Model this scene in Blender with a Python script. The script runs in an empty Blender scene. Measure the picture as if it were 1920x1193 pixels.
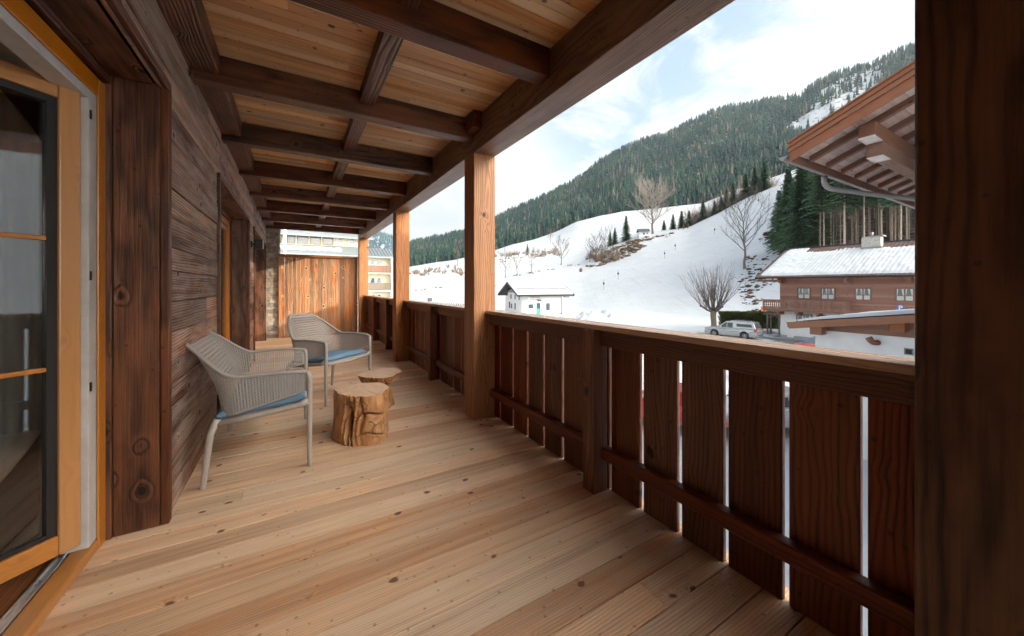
import bpy, bmesh, math, random
import numpy as np
from mathutils import Vector, Matrix, noise as mnoise
random.seed(11); np.random.seed(11)
R = math.radians
SC = bpy.context.scene
COL = SC.collection

# ------------------------------------------------------------------ camera
YAW = 30.7; EYE = 1.3; FPX = 685.0
cam_d = bpy.data.cameras.new("camera"); cam = bpy.data.objects.new("camera", cam_d); COL.objects.link(cam)
cam.location = (0, 0, EYE); cam.rotation_euler = (R(90), 0, R(-YAW))
cam_d.sensor_width = 36; cam_d.lens = 36 * FPX / 1920; cam_d.shift_y = -59.5 / 1920
cam_d.clip_start = 0.02; cam_d.clip_end = 12000
SC.camera = cam

# ------------------------------------------------------------------ sky, sun, exposure
SUN_EL = 18.3; SUN_AZ = 121.0          # azimuth from +Y towards +X
SC.view_settings.view_transform = 'Standard'; SC.view_settings.look = 'None'
SC.view_settings.gamma = 1.0; SC.view_settings.use_curve_mapping = False
SC.view_settings.exposure = 1.68
SC.cycles.diffuse_bounces = 7; SC.cycles.max_bounces = 12; SC.cycles.transparent_max_bounces = 16
world = bpy.data.worlds.new("World"); SC.world = world; world.use_nodes = True

class G:
    """small node graph helper"""
    def __init__(s, nt): s.nt = nt; nt.nodes.clear()
    def n(s, typ, **kw):
        nd = s.nt.nodes.new(typ)
        for k, v in kw.items(): setattr(nd, k, v)
        return nd
    def put(s, sock, v):
        if v is None: return
        if isinstance(v, bpy.types.NodeSocket): s.nt.links.new(v, sock)
        elif isinstance(v, (tuple, list)):
            v = tuple(v)
            if sock.type == 'RGBA' and len(v) == 3: v = v + (1,)
            sock.default_value = v
        else: sock.default_value = v
    def m(s, op, a, b=None, c=None, clamp=False):
        nd = s.n('ShaderNodeMath', operation=op, use_clamp=clamp)
        s.put(nd.inputs[0], a); s.put(nd.inputs[1], b); s.put(nd.inputs[2], c)
        return nd.outputs[0]
    def mr(s, v, a, b, c=0.0, d=1.0, smooth=False):
        nd = s.n('ShaderNodeMapRange', interpolation_type='SMOOTHSTEP' if smooth else 'LINEAR')
        for i, x in enumerate((v, a, b, c, d)): s.put(nd.inputs[i], x)
        return nd.outputs[0]
    def mix(s, f, a, b, blend='MIX'):
        nd = s.n('ShaderNodeMix', data_type='RGBA', blend_type=blend)
        s.put(nd.inputs[0], f); s.put(nd.inputs[6], a); s.put(nd.inputs[7], b)
        return nd.outputs[2]
    def xyz(s, a, b, c):
        nd = s.n('ShaderNodeCombineXYZ')
        for i, x in enumerate((a, b, c)): s.put(nd.inputs[i], x)
        return nd.outputs[0]
    def sep(s, v):
        nd = s.n('ShaderNodeSeparateXYZ'); s.put(nd.inputs[0], v); return nd.outputs
    def noise(s, v, scale, detail=2.0, rough=.5, dist=0.0):
        nd = s.n('ShaderNodeTexNoise'); s.put(nd.inputs['Vector'], v); nd.inputs['Scale'].default_value = scale
        nd.inputs['Detail'].default_value = detail; nd.inputs['Roughness'].default_value = rough
        nd.inputs['Distortion'].default_value = dist
        return nd.outputs[0]
    def vor(s, v, scale, feature='F1', out=0, rnd=1.0):
        nd = s.n('ShaderNodeTexVoronoi', feature=feature); s.put(nd.inputs['Vector'], v)
        nd.inputs['Scale'].default_value = scale; nd.inputs['Randomness'].default_value = rnd
        return nd.outputs[out]

g = G(world.node_tree)
sky = g.n('ShaderNodeTexSky', sky_type='NISHITA', sun_disc=False)
sky.sun_elevation = R(SUN_EL); sky.sun_rotation = R(SUN_AZ); sky.air_density = 1.0; sky.dust_density = 1.2
dirv = g.n('ShaderNodeTexCoord').outputs['Generated']
dz = g.sep(dirv)
# thin high cloud over most of the sky, an opening of blue towards the valley side
cl = g.noise(g.xyz(dz[0], dz[1], g.m('MULTIPLY', dz[2], 2.2)), 4.2, 6, .6, .8)
def sdir(u, v):
    a = (u - 960) / FPX; b = (537 - v) / FPX; y = R(YAW)
    d = Vector((math.sin(y) + a * math.cos(y), math.cos(y) - a * math.sin(y), b)); return d.normalized()
def blob(d0, c0, c1):
    nd = g.n('ShaderNodeVectorMath', operation='DOT_PRODUCT'); g.put(nd.inputs[0], dirv); nd.inputs[1].default_value = d0
    return g.mr(nd.outputs['Value'], c0, c1, 0, 1, True)
gap = g.m('MAXIMUM', blob(sdir(1235, 160), .940, .985), g.m('MULTIPLY', blob(sdir(1420, 10), .965, .997), .5))
gap = g.m('MAXIMUM', gap, g.m('MULTIPLY', blob(sdir(790, 400), .985, .999), .35))
gap = g.m('MAXIMUM', gap, g.m('MULTIPLY', blob(sdir(1640, 60), .988, .999), .4))
gap = g.m('MAXIMUM', gap, g.mr(dz[2], .48, .8, 0, .95, True))      # mostly clear overhead
cover = g.m('SUBTRACT', 1.0, g.m('MULTIPLY', gap, g.mr(cl, .42, .64, 1.0, .0, True)), clamp=True)
sund = Vector((math.sin(R(SUN_AZ)) * math.cos(R(SUN_EL)), math.cos(R(SUN_AZ)) * math.cos(R(SUN_EL)), math.sin(R(SUN_EL))))
glow = blob(Vector((math.sin(R(142)), math.cos(R(142)), .42)).normalized(), .52, 1.0)            # bright lobe added to the unseen sky to light the balcony
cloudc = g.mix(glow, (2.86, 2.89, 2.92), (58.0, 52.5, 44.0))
bluec = g.mix(.8, sky.outputs[0], (1.30, 1.82, 2.50))
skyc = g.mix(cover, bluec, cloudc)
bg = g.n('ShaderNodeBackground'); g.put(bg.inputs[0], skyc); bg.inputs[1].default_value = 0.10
g.nt.links.new(bg.outputs[0], g.n('ShaderNodeOutputWorld').inputs[0])

sun_d = bpy.data.lights.new("sun", 'SUN'); sun = bpy.data.objects.new("sun", sun_d); COL.objects.link(sun)
sun_d.energy = 2.4; sun_d.angle = R(1.0); sun_d.color = (1.0, .88, .70)
sun.rotation_euler = (-sund).to_track_quat('-Z', 'Y').to_euler()

# ------------------------------------------------------------------ pixel maths (real distances)
CY, SY = math.cos(R(YAW)), math.sin(R(YAW))
def at(u, v, d):
    a = (u - 960) / FPX
    return Vector((d * (SY + a * CY), d * (CY - a * SY), EYE + (537 - v) / FPX * d))
def pix(p):
    f = p[0] * SY + p[1] * CY; l = p[0] * CY - p[1] * SY
    return (960 + FPX * l / f, 537 - FPX * (p[2] - EYE) / f, f)
GZ = -4.4                                # village ground
def on_ground(u, v, z=GZ): return at(u, v, FPX * (EYE - z) / (v - 537))

# ------------------------------------------------------------------ mesh builder
class MB:
    def __init__(s): s.v = []; s.f = []; s.r = []; s.mi = []; s.sm = []
    def add(s, vs, fs, rnd=None, mi=0, smooth=False):
        o = len(s.v); s.v += [tuple(x) for x in vs]
        r = random.random() if rnd is None else rnd
        for f in fs: s.f.append(tuple(i + o for i in f)); s.r.append(r); s.mi.append(mi); s.sm.append(smooth)
        return s
    def box(s, x0, x1, y0, y1, z0, z1, rnd=None, mi=0, M=None):
        vs = [Vector((x, y, z)) for z in (z0, z1) for y in (y0, y1) for x in (x0, x1)]
        if M is not None: vs = [M @ v for v in vs]
        return s.add(vs, [(0, 2, 3, 1), (4, 5, 7, 6), (0, 1, 5, 4), (2, 6, 7, 3), (0, 4, 6, 2), (1, 3, 7, 5)], rnd, mi)
    def bar(s, a, b, w, h, rnd=None, mi=0, up=(0, 0, 1)):
        a, b = Vector(a), Vector(b); d = (b - a); L = d.length; d.normalize(); up = Vector(up)
        if abs(d.dot(up)) > .99: up = Vector((1, 0, 0))
        x = d.cross(up).normalized(); z = x.cross(d)
        M = Matrix((x, d, z)).transposed().to_4x4(); M.translation = a
        return s.box(-w / 2, w / 2, 0, L, -h / 2, h / 2, rnd, mi, M)
    def tube(s, pts, rad, n=8, rnd=None, mi=0, flat=1.0, caps=True, smooth=True, up=(0, 0, 1)):
        pts = [Vector(p) for p in pts]; k = len(pts)
        if not hasattr(rad, '__len__'): rad = [rad] * k
        vs = []; prev = None
        for i, p in enumerate(pts):
            t = (pts[min(i + 1, k - 1)] - pts[max(i - 1, 0)])
            if t.length < 1e-9: t = Vector((0, 0, 1))
            t.normalize()
            if prev is None:
                u0 = Vector(up)
                if abs(t.dot(u0)) > .95: u0 = Vector((1, 0, 0)) if abs(t.x) < .9 else Vector((0, 1, 0))
                x = t.cross(u0).normalized()
            else:
                x = prev - t * prev.dot(t)
                if x.length < 1e-6: x = t.orthogonal()
                x.normalize()
            prev = x; y = t.cross(x)
            for j in range(n):
                an = 2 * math.pi * j / n
                vs.append(p + x * math.cos(an) * rad[i] + y * math.sin(an) * rad[i] * flat)
        fs = [(i * n + j, i * n + (j + 1) % n, (i + 1) * n + (j + 1) % n, (i + 1) * n + j) for i in range(k - 1) for j in range(n)]
        if caps: fs += [tuple(reversed(range(n))), tuple(range((k - 1) * n, k * n))]
        return s.add(vs, fs, rnd, mi, smooth)
    def prism(s, poly, axis, a, b, rnd=None, mi=0, M=None):
        """poly: 2-d outline in the two other axes"""
        def P(q, t):
            if axis == 'x': return Vector((t, q[0], q[1]))
            if axis == 'y': return Vector((q[0], t, q[1]))
            return Vector((q[0], q[1], t))
        n = len(poly); vs = [P(q, a) for q in poly] + [P(q, b) for q in poly]
        if M is not None: vs = [M @ v for v in vs]
        fs = [tuple(reversed(range(n))), tuple(range(n, 2 * n))] + [(i, (i + 1) % n, n + (i + 1) % n, n + i) for i in range(n)]
        return s.add(vs, fs, rnd, mi)
    def grid(s, fn, nu, nv, rnd=0.5, mi=0, smooth=True, wrap=False):
        vs = [fn(i / nu, j / nv) for j in range(nv + 1) for i in range(nu + 1)]
        w = nu + 1
        return s.add(vs, [(j * w + i, j * w + i + 1, (j + 1) * w + i + 1, (j + 1) * w + i) for j in range(nv) for i in range(nu)], rnd, mi, smooth)
    def blob(s, c, r, seed=0, amp=.25, n=10, rnd=None, mi=0, sz=1.0):
        def fn(a, b):
            th = a * 2 * math.pi; ph = b * math.pi
            d = Vector((math.sin(ph) * math.cos(th), math.sin(ph) * math.sin(th), math.cos(ph)))
            k = r * (1 + amp * mnoise.noise(d * 1.7 + Vector((seed, 3, 1))))
            return Vector(c) + Vector((d.x * k, d.y * k, d.z * k * sz))
        return s.grid(fn, n, n // 2 + 2, random.random() if rnd is None else rnd, mi)
    def obj(s, name, mat, parent=None, world=True, bevel=0, seg=1, solid=0, fix=True):
        me = bpy.data.meshes.new(name)
        off = Vector((0, 0, 0))
        if parent is not None and world:
            p = parent; off = Vector((0, 0, 0))
            while p is not None: off += p.location; p = p.parent
        vs = [(x - off.x, y - off.y, z - off.z) for x, y, z in s.v]
        me.from_pydata(vs, [], s.f)
        at_ = me.attributes.new('rnd', 'FLOAT', 'FACE'); at_.data.foreach_set('value', s.r)
        me.polygons.foreach_set('material_index', s.mi); me.polygons.foreach_set('use_smooth', s.sm)
        for m_ in (mat if isinstance(mat, (list, tuple)) else [mat]): me.materials.append(m_)
        if fix:
            bm = bmesh.new(); bm.from_mesh(me); bmesh.ops.recalc_face_normals(bm, faces=bm.faces); bm.to_mesh(me); bm.free()
        me.update()
        o = bpy.data.objects.new(name, me); COL.objects.link(o)
        if parent is not None: o.parent = parent
        if solid:
            md = o.modifiers.new('solid', 'SOLIDIFY'); md.thickness = solid; md.offset = 0
        if bevel:
            md = o.modifiers.new('bevel', 'BEVEL'); md.width = bevel; md.segments = seg; md.limit_method = 'ANGLE'; md.angle_limit = R(40)
        return o

def tag(o, label=None, cat=None, group=None, kind=None):
    if label: o['label'] = label
    if cat: o['category'] = cat
    if group: o['group'] = group
    if kind: o['kind'] = kind
    return o
def thing(name, loc, label, cat, group=None, rot=(0, 0, 0)):
    o = bpy.data.objects.new(name, None); COL.objects.link(o); o.location = loc; o.rotation_euler = rot
    o.empty_display_size = .2
    return tag(o, label, cat, group)
def dup(root, loc, rz=0, label=None, group=None, scale=None):
    r = root.copy(); COL.objects.link(r); r.location = loc; r.rotation_euler = (0, 0, rz)
    if scale: r.scale = scale if hasattr(scale, '__len__') else (scale,) * 3
    if label: r['label'] = label
    if group: r['group'] = group
    for ch in list(root.children):
        c = ch.copy(); COL.objects.link(c); c.parent = r
        for q in list(ch.children):
            e = q.copy(); COL.objects.link(e); e.parent = c
    return r

# ------------------------------------------------------------------ materials
def newmat(name):
    m = bpy.data.materials.new(name); m.use_nodes = True; g = G(m.node_tree)
    p = g.n('ShaderNodeBsdfPrincipled'); o = g.n('ShaderNodeOutputMaterial'); g.nt.links.new(p.outputs[0], o.inputs[0])
    return m, g, p
def bump(g, p, h, strength=.3, dist=.01):
    b = g.n('ShaderNodeBump'); b.inputs['Strength'].default_value = strength; b.inputs['Distance'].default_value = dist
    g.put(b.inputs['Height'], h); g.nt.links.new(b.outputs[0], p.inputs['Normal'])
def plain(name, col, rough=.5, metal=0, var=.12, scale=8, bmp=0, coat=0, trans=0, spec=None):
    m, g, p = newmat(name)
    tc = g.n('ShaderNodeTexCoord').outputs['Object']
    n1 = g.noise(tc, scale, 4, .6)
    c = g.mix(g.mr(n1, .3, .7, 0, 1), tuple(x * (1 - var) for x in col), tuple(min(1, x * (1 + var)) for x in col))
    g.put(p.inputs['Base Color'], c); p.inputs['Metallic'].default_value = metal
    g.put(p.inputs['Roughness'], g.mr(n1, .3, .7, rough * .9, min(1, rough * 1.1)))
    if coat: p.inputs['Coat Weight'].default_value = coat; p.inputs['Coat Roughness'].default_value = .05
    if spec is not None: p.inputs['Specular IOR Level'].default_value = spec
    if bmp: bump(g, p, n1, bmp, .01)
    return m
def wood(name, light, dark, axis, ring=.016, rough=.5, knotc=(.02, .01, .006), kn=1.0, grey=0.0, greyc=(.23, .21, .20),
         var=.35, contrast=.8, bmp=.35, kscale=5.0, spec=.4, fibre=1.0, streak=0.0, resin=None, blotch=0.0, alt=None, wob=1.0, ks=(.055, .115), kf=None):
    m, g, p = newmat(name)
    tc = g.sep(g.n('ShaderNodeTexCoord').outputs['Object'])
    rn = g.n('ShaderNodeAttribute', attribute_name='rnd').outputs['Fac']
    orn = g.n('ShaderNodeObjectInfo').outputs['Random']
    off = g.m('ADD', g.m('MULTIPLY', rn, 37.0), g.m('MULTIPLY', orn, 91.0))
    i = 'xyz'.index(axis); A = g.m('ADD', tc[i], off); B = tc[(i + 1) % 3]; C = tc[(i + 2) % 3]
    frac = g.m('FRACT', g.m('MULTIPLY', off, 3.71)); frac2 = g.m('FRACT', g.m('MULTIPLY', off, 7.13))
    low = g.noise(g.xyz(g.m('MULTIPLY', A, .9), g.m('MULTIPLY', B, 4), g.m('MULTIPLY', C, 4)), 1.0, 2, .5)
    low2 = g.noise(g.xyz(g.m('MULTIPLY', A, 1.1), g.m('ADD', g.m('MULTIPLY', C, 4), 9.0), g.m('MULTIPLY', B, 4)), 1.0, 2, .5)
    jb, jc = 'xyz'[(i + 1) % 3], 'xyz'[(i + 2) % 3]
    Bk = g.m('MULTIPLY', B, .12 if kf == jb else 1.0); Ck = g.m('MULTIPLY', C, .12 if kf == jc else 1.0)
    kn_ = g.noise(g.xyz(g.m('MULTIPLY', A, 3), g.m('MULTIPLY', B, 30), g.m('MULTIPLY', C, 30)), 1.0, 2, .5)
    wk = g.m('MULTIPLY', g.m('SUBTRACT', kn_, .5), .03)
    kv = g.xyz(g.m('ADD', g.m('MULTIPLY', A, .8), wk), g.m('ADD', Bk, off), g.m('ADD', Ck, wk))
    kd = g.vor(kv, kscale)
    kd2 = g.vor(g.xyz(A, g.m('ADD', Ck, off), Bk), kscale * 2.6)
    warp = g.m('MULTIPLY', g.mr(kd, .03, .28, 1, 0, True), .03)
    b2 = g.m('ADD', g.m('ADD', B, g.m('MULTIPLY', g.m('SUBTRACT', low, .5), .16 * wob)), g.m('MULTIPLY', g.m('SUBTRACT', frac, .5), .22))
    c2 = g.m('ADD', g.m('ADD', C, g.m('MULTIPLY', g.m('SUBTRACT', low2, .5), .14 * wob)), g.m('MULTIPLY', frac2, .14))
    r_ = g.m('ADD', g.m('SQRT', g.m('ADD', g.m('MULTIPLY', b2, b2), g.m('MULTIPLY', c2, c2))), warp)
    fine = g.noise(g.xyz(g.m('MULTIPLY', A, 2.5), g.m('MULTIPLY', B, 90), g.m('MULTIPLY', C, 90)), 1.0, 3, .6)
    mid = g.noise(g.xyz(g.m('MULTIPLY', A, 1.2), g.m('MULTIPLY', B, 22), g.m('MULTIPLY', C, 22)), 1.0, 3, .6)
    sn = g.m('SINE', g.m('ADD', g.m('MULTIPLY', r_, 2 * math.pi / ring), g.m('MULTIPLY', mid, 2.0)))
    rg = g.m('POWER', g.mr(sn, -1, 1, 0, 1), 2.2)
    t = g.m('ADD', g.m('MULTIPLY', rg, .5 * contrast), g.m('MULTIPLY', g.m('SUBTRACT', g.mr(fine, .25, .75, 0, 1), .35), .45 * contrast * fibre), clamp=True)
    t = g.m('ADD', t, g.m('MULTIPLY', g.m('SUBTRACT', g.mr(mid, .3, .7, 0, 1), .4), .5 * contrast), clamp=True)
    if alt:
        am = g.mr(g.m('FRACT', g.m('MULTIPLY', off, 11.3)), .35, .95, 0, 1, True)
        if streak:
            sk = g.noise(g.xyz(g.m('MULTIPLY', A, .55), g.m('MULTIPLY', B, 16), g.m('MULTIPLY', C, 16)), 1.0, 3, .6)
            am = g.m('ADD', g.m('MULTIPLY', am, .7), g.m('MULTIPLY', g.mr(sk, .46, .68, 0, 1, True), streak), clamp=True)
        light = g.mix(am, light, alt[0]); dark2 = g.mix(am, dark, alt[1]); col = g.mix(t, light, dark2)
    else: col = g.mix(t, light, dark)
    val = g.m('ADD', 1 - var / 2, g.m('MULTIPLY', frac2, var))
    hv = g.n('ShaderNodeHueSaturation'); g.put(hv.inputs['Color'], col); g.put(hv.inputs['Value'], val)
    g.put(hv.inputs['Saturation'], g.m('ADD', 1.0, g.m('MULTIPLY', g.m('SUBTRACT', frac, .5), .35)))
    g.put(hv.inputs['Hue'], g.m('ADD', .5, g.m('MULTIPLY', g.m('SUBTRACT', frac, .5), -.012)))
    col = hv.outputs[0]
    if blotch:
        bl = g.noise(g.xyz(g.m('MULTIPLY', A, 1.5), g.m('MULTIPLY', B, 3), g.m('MULTIPLY', C, 3)), 1.6, 4, .6)
        col = g.mix(g.m('MULTIPLY', g.mr(bl, .42, .68, 0, 1, True), blotch), col, tuple(x * .35 for x in dark))
    if grey:
        gn = g.noise(g.xyz(g.m('MULTIPLY', A, 2.2), g.m('MULTIPLY', B, 9), g.m('MULTIPLY', C, 9)), 1.0, 4, .65)
        gm = g.m('MULTIPLY', g.mr(gn, .32, .68, 0, 1, True), g.m('ADD', grey * .5, g.m('MULTIPLY', frac, grey * .9)), clamp=True)
        gc = g.mix(t, greyc, tuple(x * .38 for x in greyc))
        col = g.mix(gm, col, gc)
    km = g.m('MULTIPLY', g.mr(kd, ks[0], ks[1], 1, 0, True), kn, clamp=True)
    km2 = g.m('MULTIPLY', g.mr(kd2, ks[0], ks[1] * 1.05, 1, 0, True), kn * .55, clamp=True)
    if resin:
        rgm = g.mr(kd, ks[1], ks[1] * 1.6, 1, 0, True)
        col = g.mix(g.m('MULTIPLY', rgm, .45), col, resin)
    col = g.mix(g.m('MAXIMUM', km, km2), col, knotc)
    g.put(p.inputs['Base Color'], col)
    g.put(p.inputs['Roughness'], g.mr(t, 0, 1, rough, min(1, rough + .15)))
    p.inputs['Specular IOR Level'].default_value = spec
    h = g.m('SUBTRACT', g.m('SUBTRACT', g.m('MULTIPLY', fine, .6), g.m('MULTIPLY', rg, .5)), g.m('MULTIPLY', km, .5))
    if bmp: bump(g, p, h, bmp, .006)
    return m

FL_L, FL_D = (.79, .58, .41), (.55, .37, .235)
M = {}
M['floor'] = wood('larch_decking', FL_L, FL_D, 'x', ring=.013, rough=.42, knotc=(.15, .07, .035), kn=1.0, var=.24, contrast=.9, kscale=6.5, bmp=.3, spec=.35, grey=.30, greyc=(.56, .44, .34), alt=((.56, .345, .21), (.37, .195, .11)), wob=.35, ks=(.075, .13), kf='z', streak=.6)
M['ceil'] = wood('larch_ceiling', (.82, .54, .30), (.52, .28, .12), 'x', ring=.013, rough=.5, knotc=(.12, .045, .018), kn=.95, var=.22, contrast=.7, kscale=6.2, bmp=.15, alt=((.50, .26, .115), (.28, .12, .045)), wob=.4, ks=(.08, .14), kf='z', streak=.5)
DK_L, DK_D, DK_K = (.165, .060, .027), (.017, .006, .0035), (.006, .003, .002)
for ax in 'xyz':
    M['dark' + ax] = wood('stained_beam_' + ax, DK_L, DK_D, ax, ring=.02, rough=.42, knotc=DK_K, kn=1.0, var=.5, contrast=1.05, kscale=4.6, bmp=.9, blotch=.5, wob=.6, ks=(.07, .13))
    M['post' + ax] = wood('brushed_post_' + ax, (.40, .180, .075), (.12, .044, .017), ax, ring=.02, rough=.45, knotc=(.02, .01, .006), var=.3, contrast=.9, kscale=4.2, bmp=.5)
M['edge'] = wood('edge_beam_wood', (.20, .085, .042), (.052, .020, .011), 'y', ring=.018, rough=.45, knotc=DK_K, var=.3, contrast=.85, kscale=4.0, bmp=.5, grey=.25, blotch=.3)
M['rail'] = wood('railing_wood', (.19, .056, .024), (.022, .008, .0045), 'z', ring=.022, rough=.42, knotc=DK_K, var=.55, contrast=.9, kscale=4.4, bmp=.6, kf='x', ks=(.07, .13))
M['raily'] = wood('railing_wood_long', (.145, .048, .024), (.034, .012, .008), 'y', ring=.018, rough=.4, knotc=DK_K, var=.3, contrast=.7, bmp=.4)
M['cap'] = wood('handrail_wood', (.50, .35, .265), (.26, .165, .11), 'y', ring=.014, rough=.22, knotc=DK_K, var=.2, contrast=.7, bmp=.3)
M['wall'] = wood('old_wall_board', (.54, .28, .16), (.060, .028, .017), 'y', alt=((.12, .055, .032), (.03, .014, .009)), wob=.5, ring=.018, kf='x', ks=(.08, .14), streak=.7, rough=.55, knotc=(.018, .012, .010), var=.9, contrast=1.0, kscale=5, bmp=1.0, grey=.34, greyc=(.66, .62, .63), resin=(.42, .34, .28), blotch=.3)
M['screen'] = wood('screen_board', (.50, .20, .07), (.10, .03, .012), 'z', ring=.028, rough=.42, knotc=(.05, .02, .01), var=1.0, contrast=1.0, kscale=4.6, bmp=.7, grey=.6, greyc=(.46, .33, .22), resin=(.80, .6, .38), kf='y', ks=(.08, .14))
M['frame'] = wood('door_frame_pine', (.50, .225, .068), (.36, .145, .038), 'z', ring=.03, rough=.3, knotc=(.25, .09, .03), kn=.2, var=.1, contrast=.5, bmp=.05, spec=.5)
M['framey'] = wood('door_frame_pine_long', (.50, .225, .068), (.36, .145, .038), 'y', ring=.03, rough=.3, knotc=(.25, .09, .03), kn=.3, var=.1, contrast=.5, bmp=.05, spec=.5)
M['stump'] = None
M['alu'] = plain('aluminium', (.62, .63, .65), .3, .7)
M['gasket'] = plain('white_gasket', (.52, .53, .54), .4)
M['black'] = plain('black_metal', (.02, .02, .022), .4, .3)
M['seal'] = plain('black_seal', (.012, .012, .014), .6)
M['room'] = plain('cream_plaster', (.76, .70, .58), .9)
M['darkfloor'] = wood('room_floor_wood', (.30, .13, .05), (.14, .05, .02), 'y', rough=.35)
M['curtain'] = plain('grey_curtain', (.74, .74, .72), .9, var=.05)
M['plastic'] = plain('taupe_plastic', (.355, .33, .315), .42, var=.04, bmp=.03, scale=60)
M['blue'] = plain('blue_fabric', (.13, .235, .36), .85, var=.12, scale=9, bmp=.25)
M['white'] = plain('white_render', (.74, .76, .78), .85, var=.05, scale=2, bmp=.15)
M['cream'] = plain('cream_render', (.70, .62, .44), .85, var=.05)
M['greyren'] = plain('grey_render', (.33, .35, .37), .85, var=.1)
M['rubber'] = plain('tyre_rubber', (.02, .02, .02), .8)
M['rim'] = plain('alloy_rim', (.55, .56, .58), .3, .8)
M['cglass'] = plain('car_glass', (.03, .045, .055), .06, 0, spec=.8)
M['zinc'] = plain('zinc_gutter', (.25, .235, .235), .45, .35, scale=30)
M['orange'] = plain('orange_plastic', (.85, .19, .03), .5)
M['teal'] = plain('teal_door', (.07, .30, .28), .4)
M['chrome'] = plain('chrome', (.7, .7, .72), .12, 1)
M['redlamp'] = plain('red_lamp', (.55, .03, .02), .2, spec=.8)
M['bark'] = plain('bark_grey_brown', (.20, .155, .12), .95, var=.35, scale=14, bmp=.5)
M['barkpale'] = plain('pale_spruce_bark', (.44, .36, .30), .95, var=.35, scale=6, bmp=.4)
M['twig'] = plain('twig_brown', (.24, .185, .15), .95, var=.25, scale=3)
M['rwood'] = None

def glassmat(name, tint=(.9, .95, .95), rough=0.0):
    m, g, p = newmat(name)
    p.inputs['Base Color'].default_value = tint + (1,); p.inputs['Roughness'].default_value = rough
    p.inputs['Transmission Weight'].default_value = 1.0; p.inputs['IOR'].default_value = 1.1
    gl = g.n('ShaderNodeBsdfGlossy'); gl.inputs['Roughness'].default_value = .01
    tr = g.n('ShaderNodeBsdfTransparent'); tr.inputs[0].default_value = tint + (1,)
    fr = g.n('ShaderNodeFresnel'); fr.inputs[0].default_value = 2.1
    mx = g.n('ShaderNodeMixShader'); g.nt.links.new(fr.outputs[0], mx.inputs[0]); g.nt.links.new(tr.outputs[0], mx.inputs[1]); g.nt.links.new(gl.outputs[0], mx.inputs[2])
    g.nt.links.new(mx.outputs[0], [n for n in g.nt.nodes if n.type == 'OUTPUT_MATERIAL'][0].inputs[0])
    return m
M['glass'] = glassmat('window_glass', (.82, .85, .86))
M['lace'] = plain('lace_curtain', (.50, .52, .50), .6, var=.25, scale=14)
def winmat(name):
    """reflecting window of a house seen from outside: dark room, pale curtain shapes"""
    m, g, p = newmat(name)
    tc = g.n('ShaderNodeTexCoord').outputs['Object']; s = g.sep(tc)
    n1 = g.noise(tc, 5.0, 2, .5)
    c = g.mix(g.mr(n1, .45, .55, 0, 1), (.05, .08, .09), (.42, .45, .44))
    g.put(p.inputs['Base Color'], c); p.inputs['Roughness'].default_value = .08; p.inputs['Specular IOR Level'].default_value = .8
    return m
M['win'] = winmat('house_window_glass')
M['windark'] = plain('dark_window_glass', (.06, .09, .11), .08, spec=.9, var=.3, scale=1.5)

def snowmat(name, col=(.51, .545, .59), spots=0.0, sscale=.3, soil=(.12, .085, .055), bmp=.4, fine=True, stretch=1.0, thr=.62):
    m, g, p = newmat(name)
    tc = g.n('ShaderNodeTexCoord').outputs['Object']; s = g.sep(tc)
    c = col
    n0 = g.noise(tc, .15, 4, .6)
    c = g.mix(g.mr(n0, .35, .65, 0, 1), tuple(x * .93 for x in col), col)
    trk = g.noise(g.xyz(g.m('ADD', g.m('MULTIPLY', s[0], .9), g.m('MULTIPLY', s[1], -.7)), g.m('MULTIPLY', g.m('ADD', s[0], s[1]), .03), 0.0), .9, 5, .7)
    c = g.mix(g.m('MULTIPLY', g.mr(trk, .52, .68, 0, 1, True), .30), c, tuple(x * .66 for x in col))
    if spots:
        v = g.xyz(s[0], s[1], g.m('MULTIPLY', s[2], stretch))
        n1 = g.noise(v, sscale, 6, .7); n2 = g.noise(v, sscale * .13, 3, .6)
        mk = g.mr(g.m('ADD', n1, g.m('MULTIPLY', g.m('SUBTRACT', n2, .5), .55)), thr, thr + .035, 0, spots, True)
        c = g.mix(mk, c, soil)
    g.put(p.inputs['Base Color'], c); p.inputs['Roughness'].default_value = .75
    p.inputs['Specular IOR Level'].default_value = .2
    nb = g.m('ADD', g.noise(tc, 1.6, 5, .6), g.m('MULTIPLY', g.noise(tc, .18, 4, .6), 4.0))
    bump(g, p, nb, bmp * 1.3, .16)
    return m
M['snow'] = snowmat('snow')
M['snowroof'] = snowmat('roof_snow', bmp=.25)

# ================================================================== BALCONY
XW, XI, XO = -.62, 1.49, 1.725          # wall face, inner and outer faces of the posts
Y0, Y1 = -4.6, 10.95
# floor
mb = MB(); y = Y0
while y < Y1 + .3:
    cuts = [-.95, XO + .10]
    if random.random() < .45: cuts.insert(1, random.uniform(-.3, 1.3))
    for i in range(len(cuts) - 1):
        mb.box(cuts[i] + (.001 if i else 0), cuts[i + 1], y + .0026, y + .1474, -.03, random.uniform(-.0008, .0008))
    y += .15
tag(mb.obj('balcony_floor', M['floor'], bevel=.0015), kind='structure')
tag(MB().box(-.95, XO + .06, Y0, Y1 + .35, -.34, -.032).obj('floor_slab', M['darky']), kind='structure')

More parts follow.
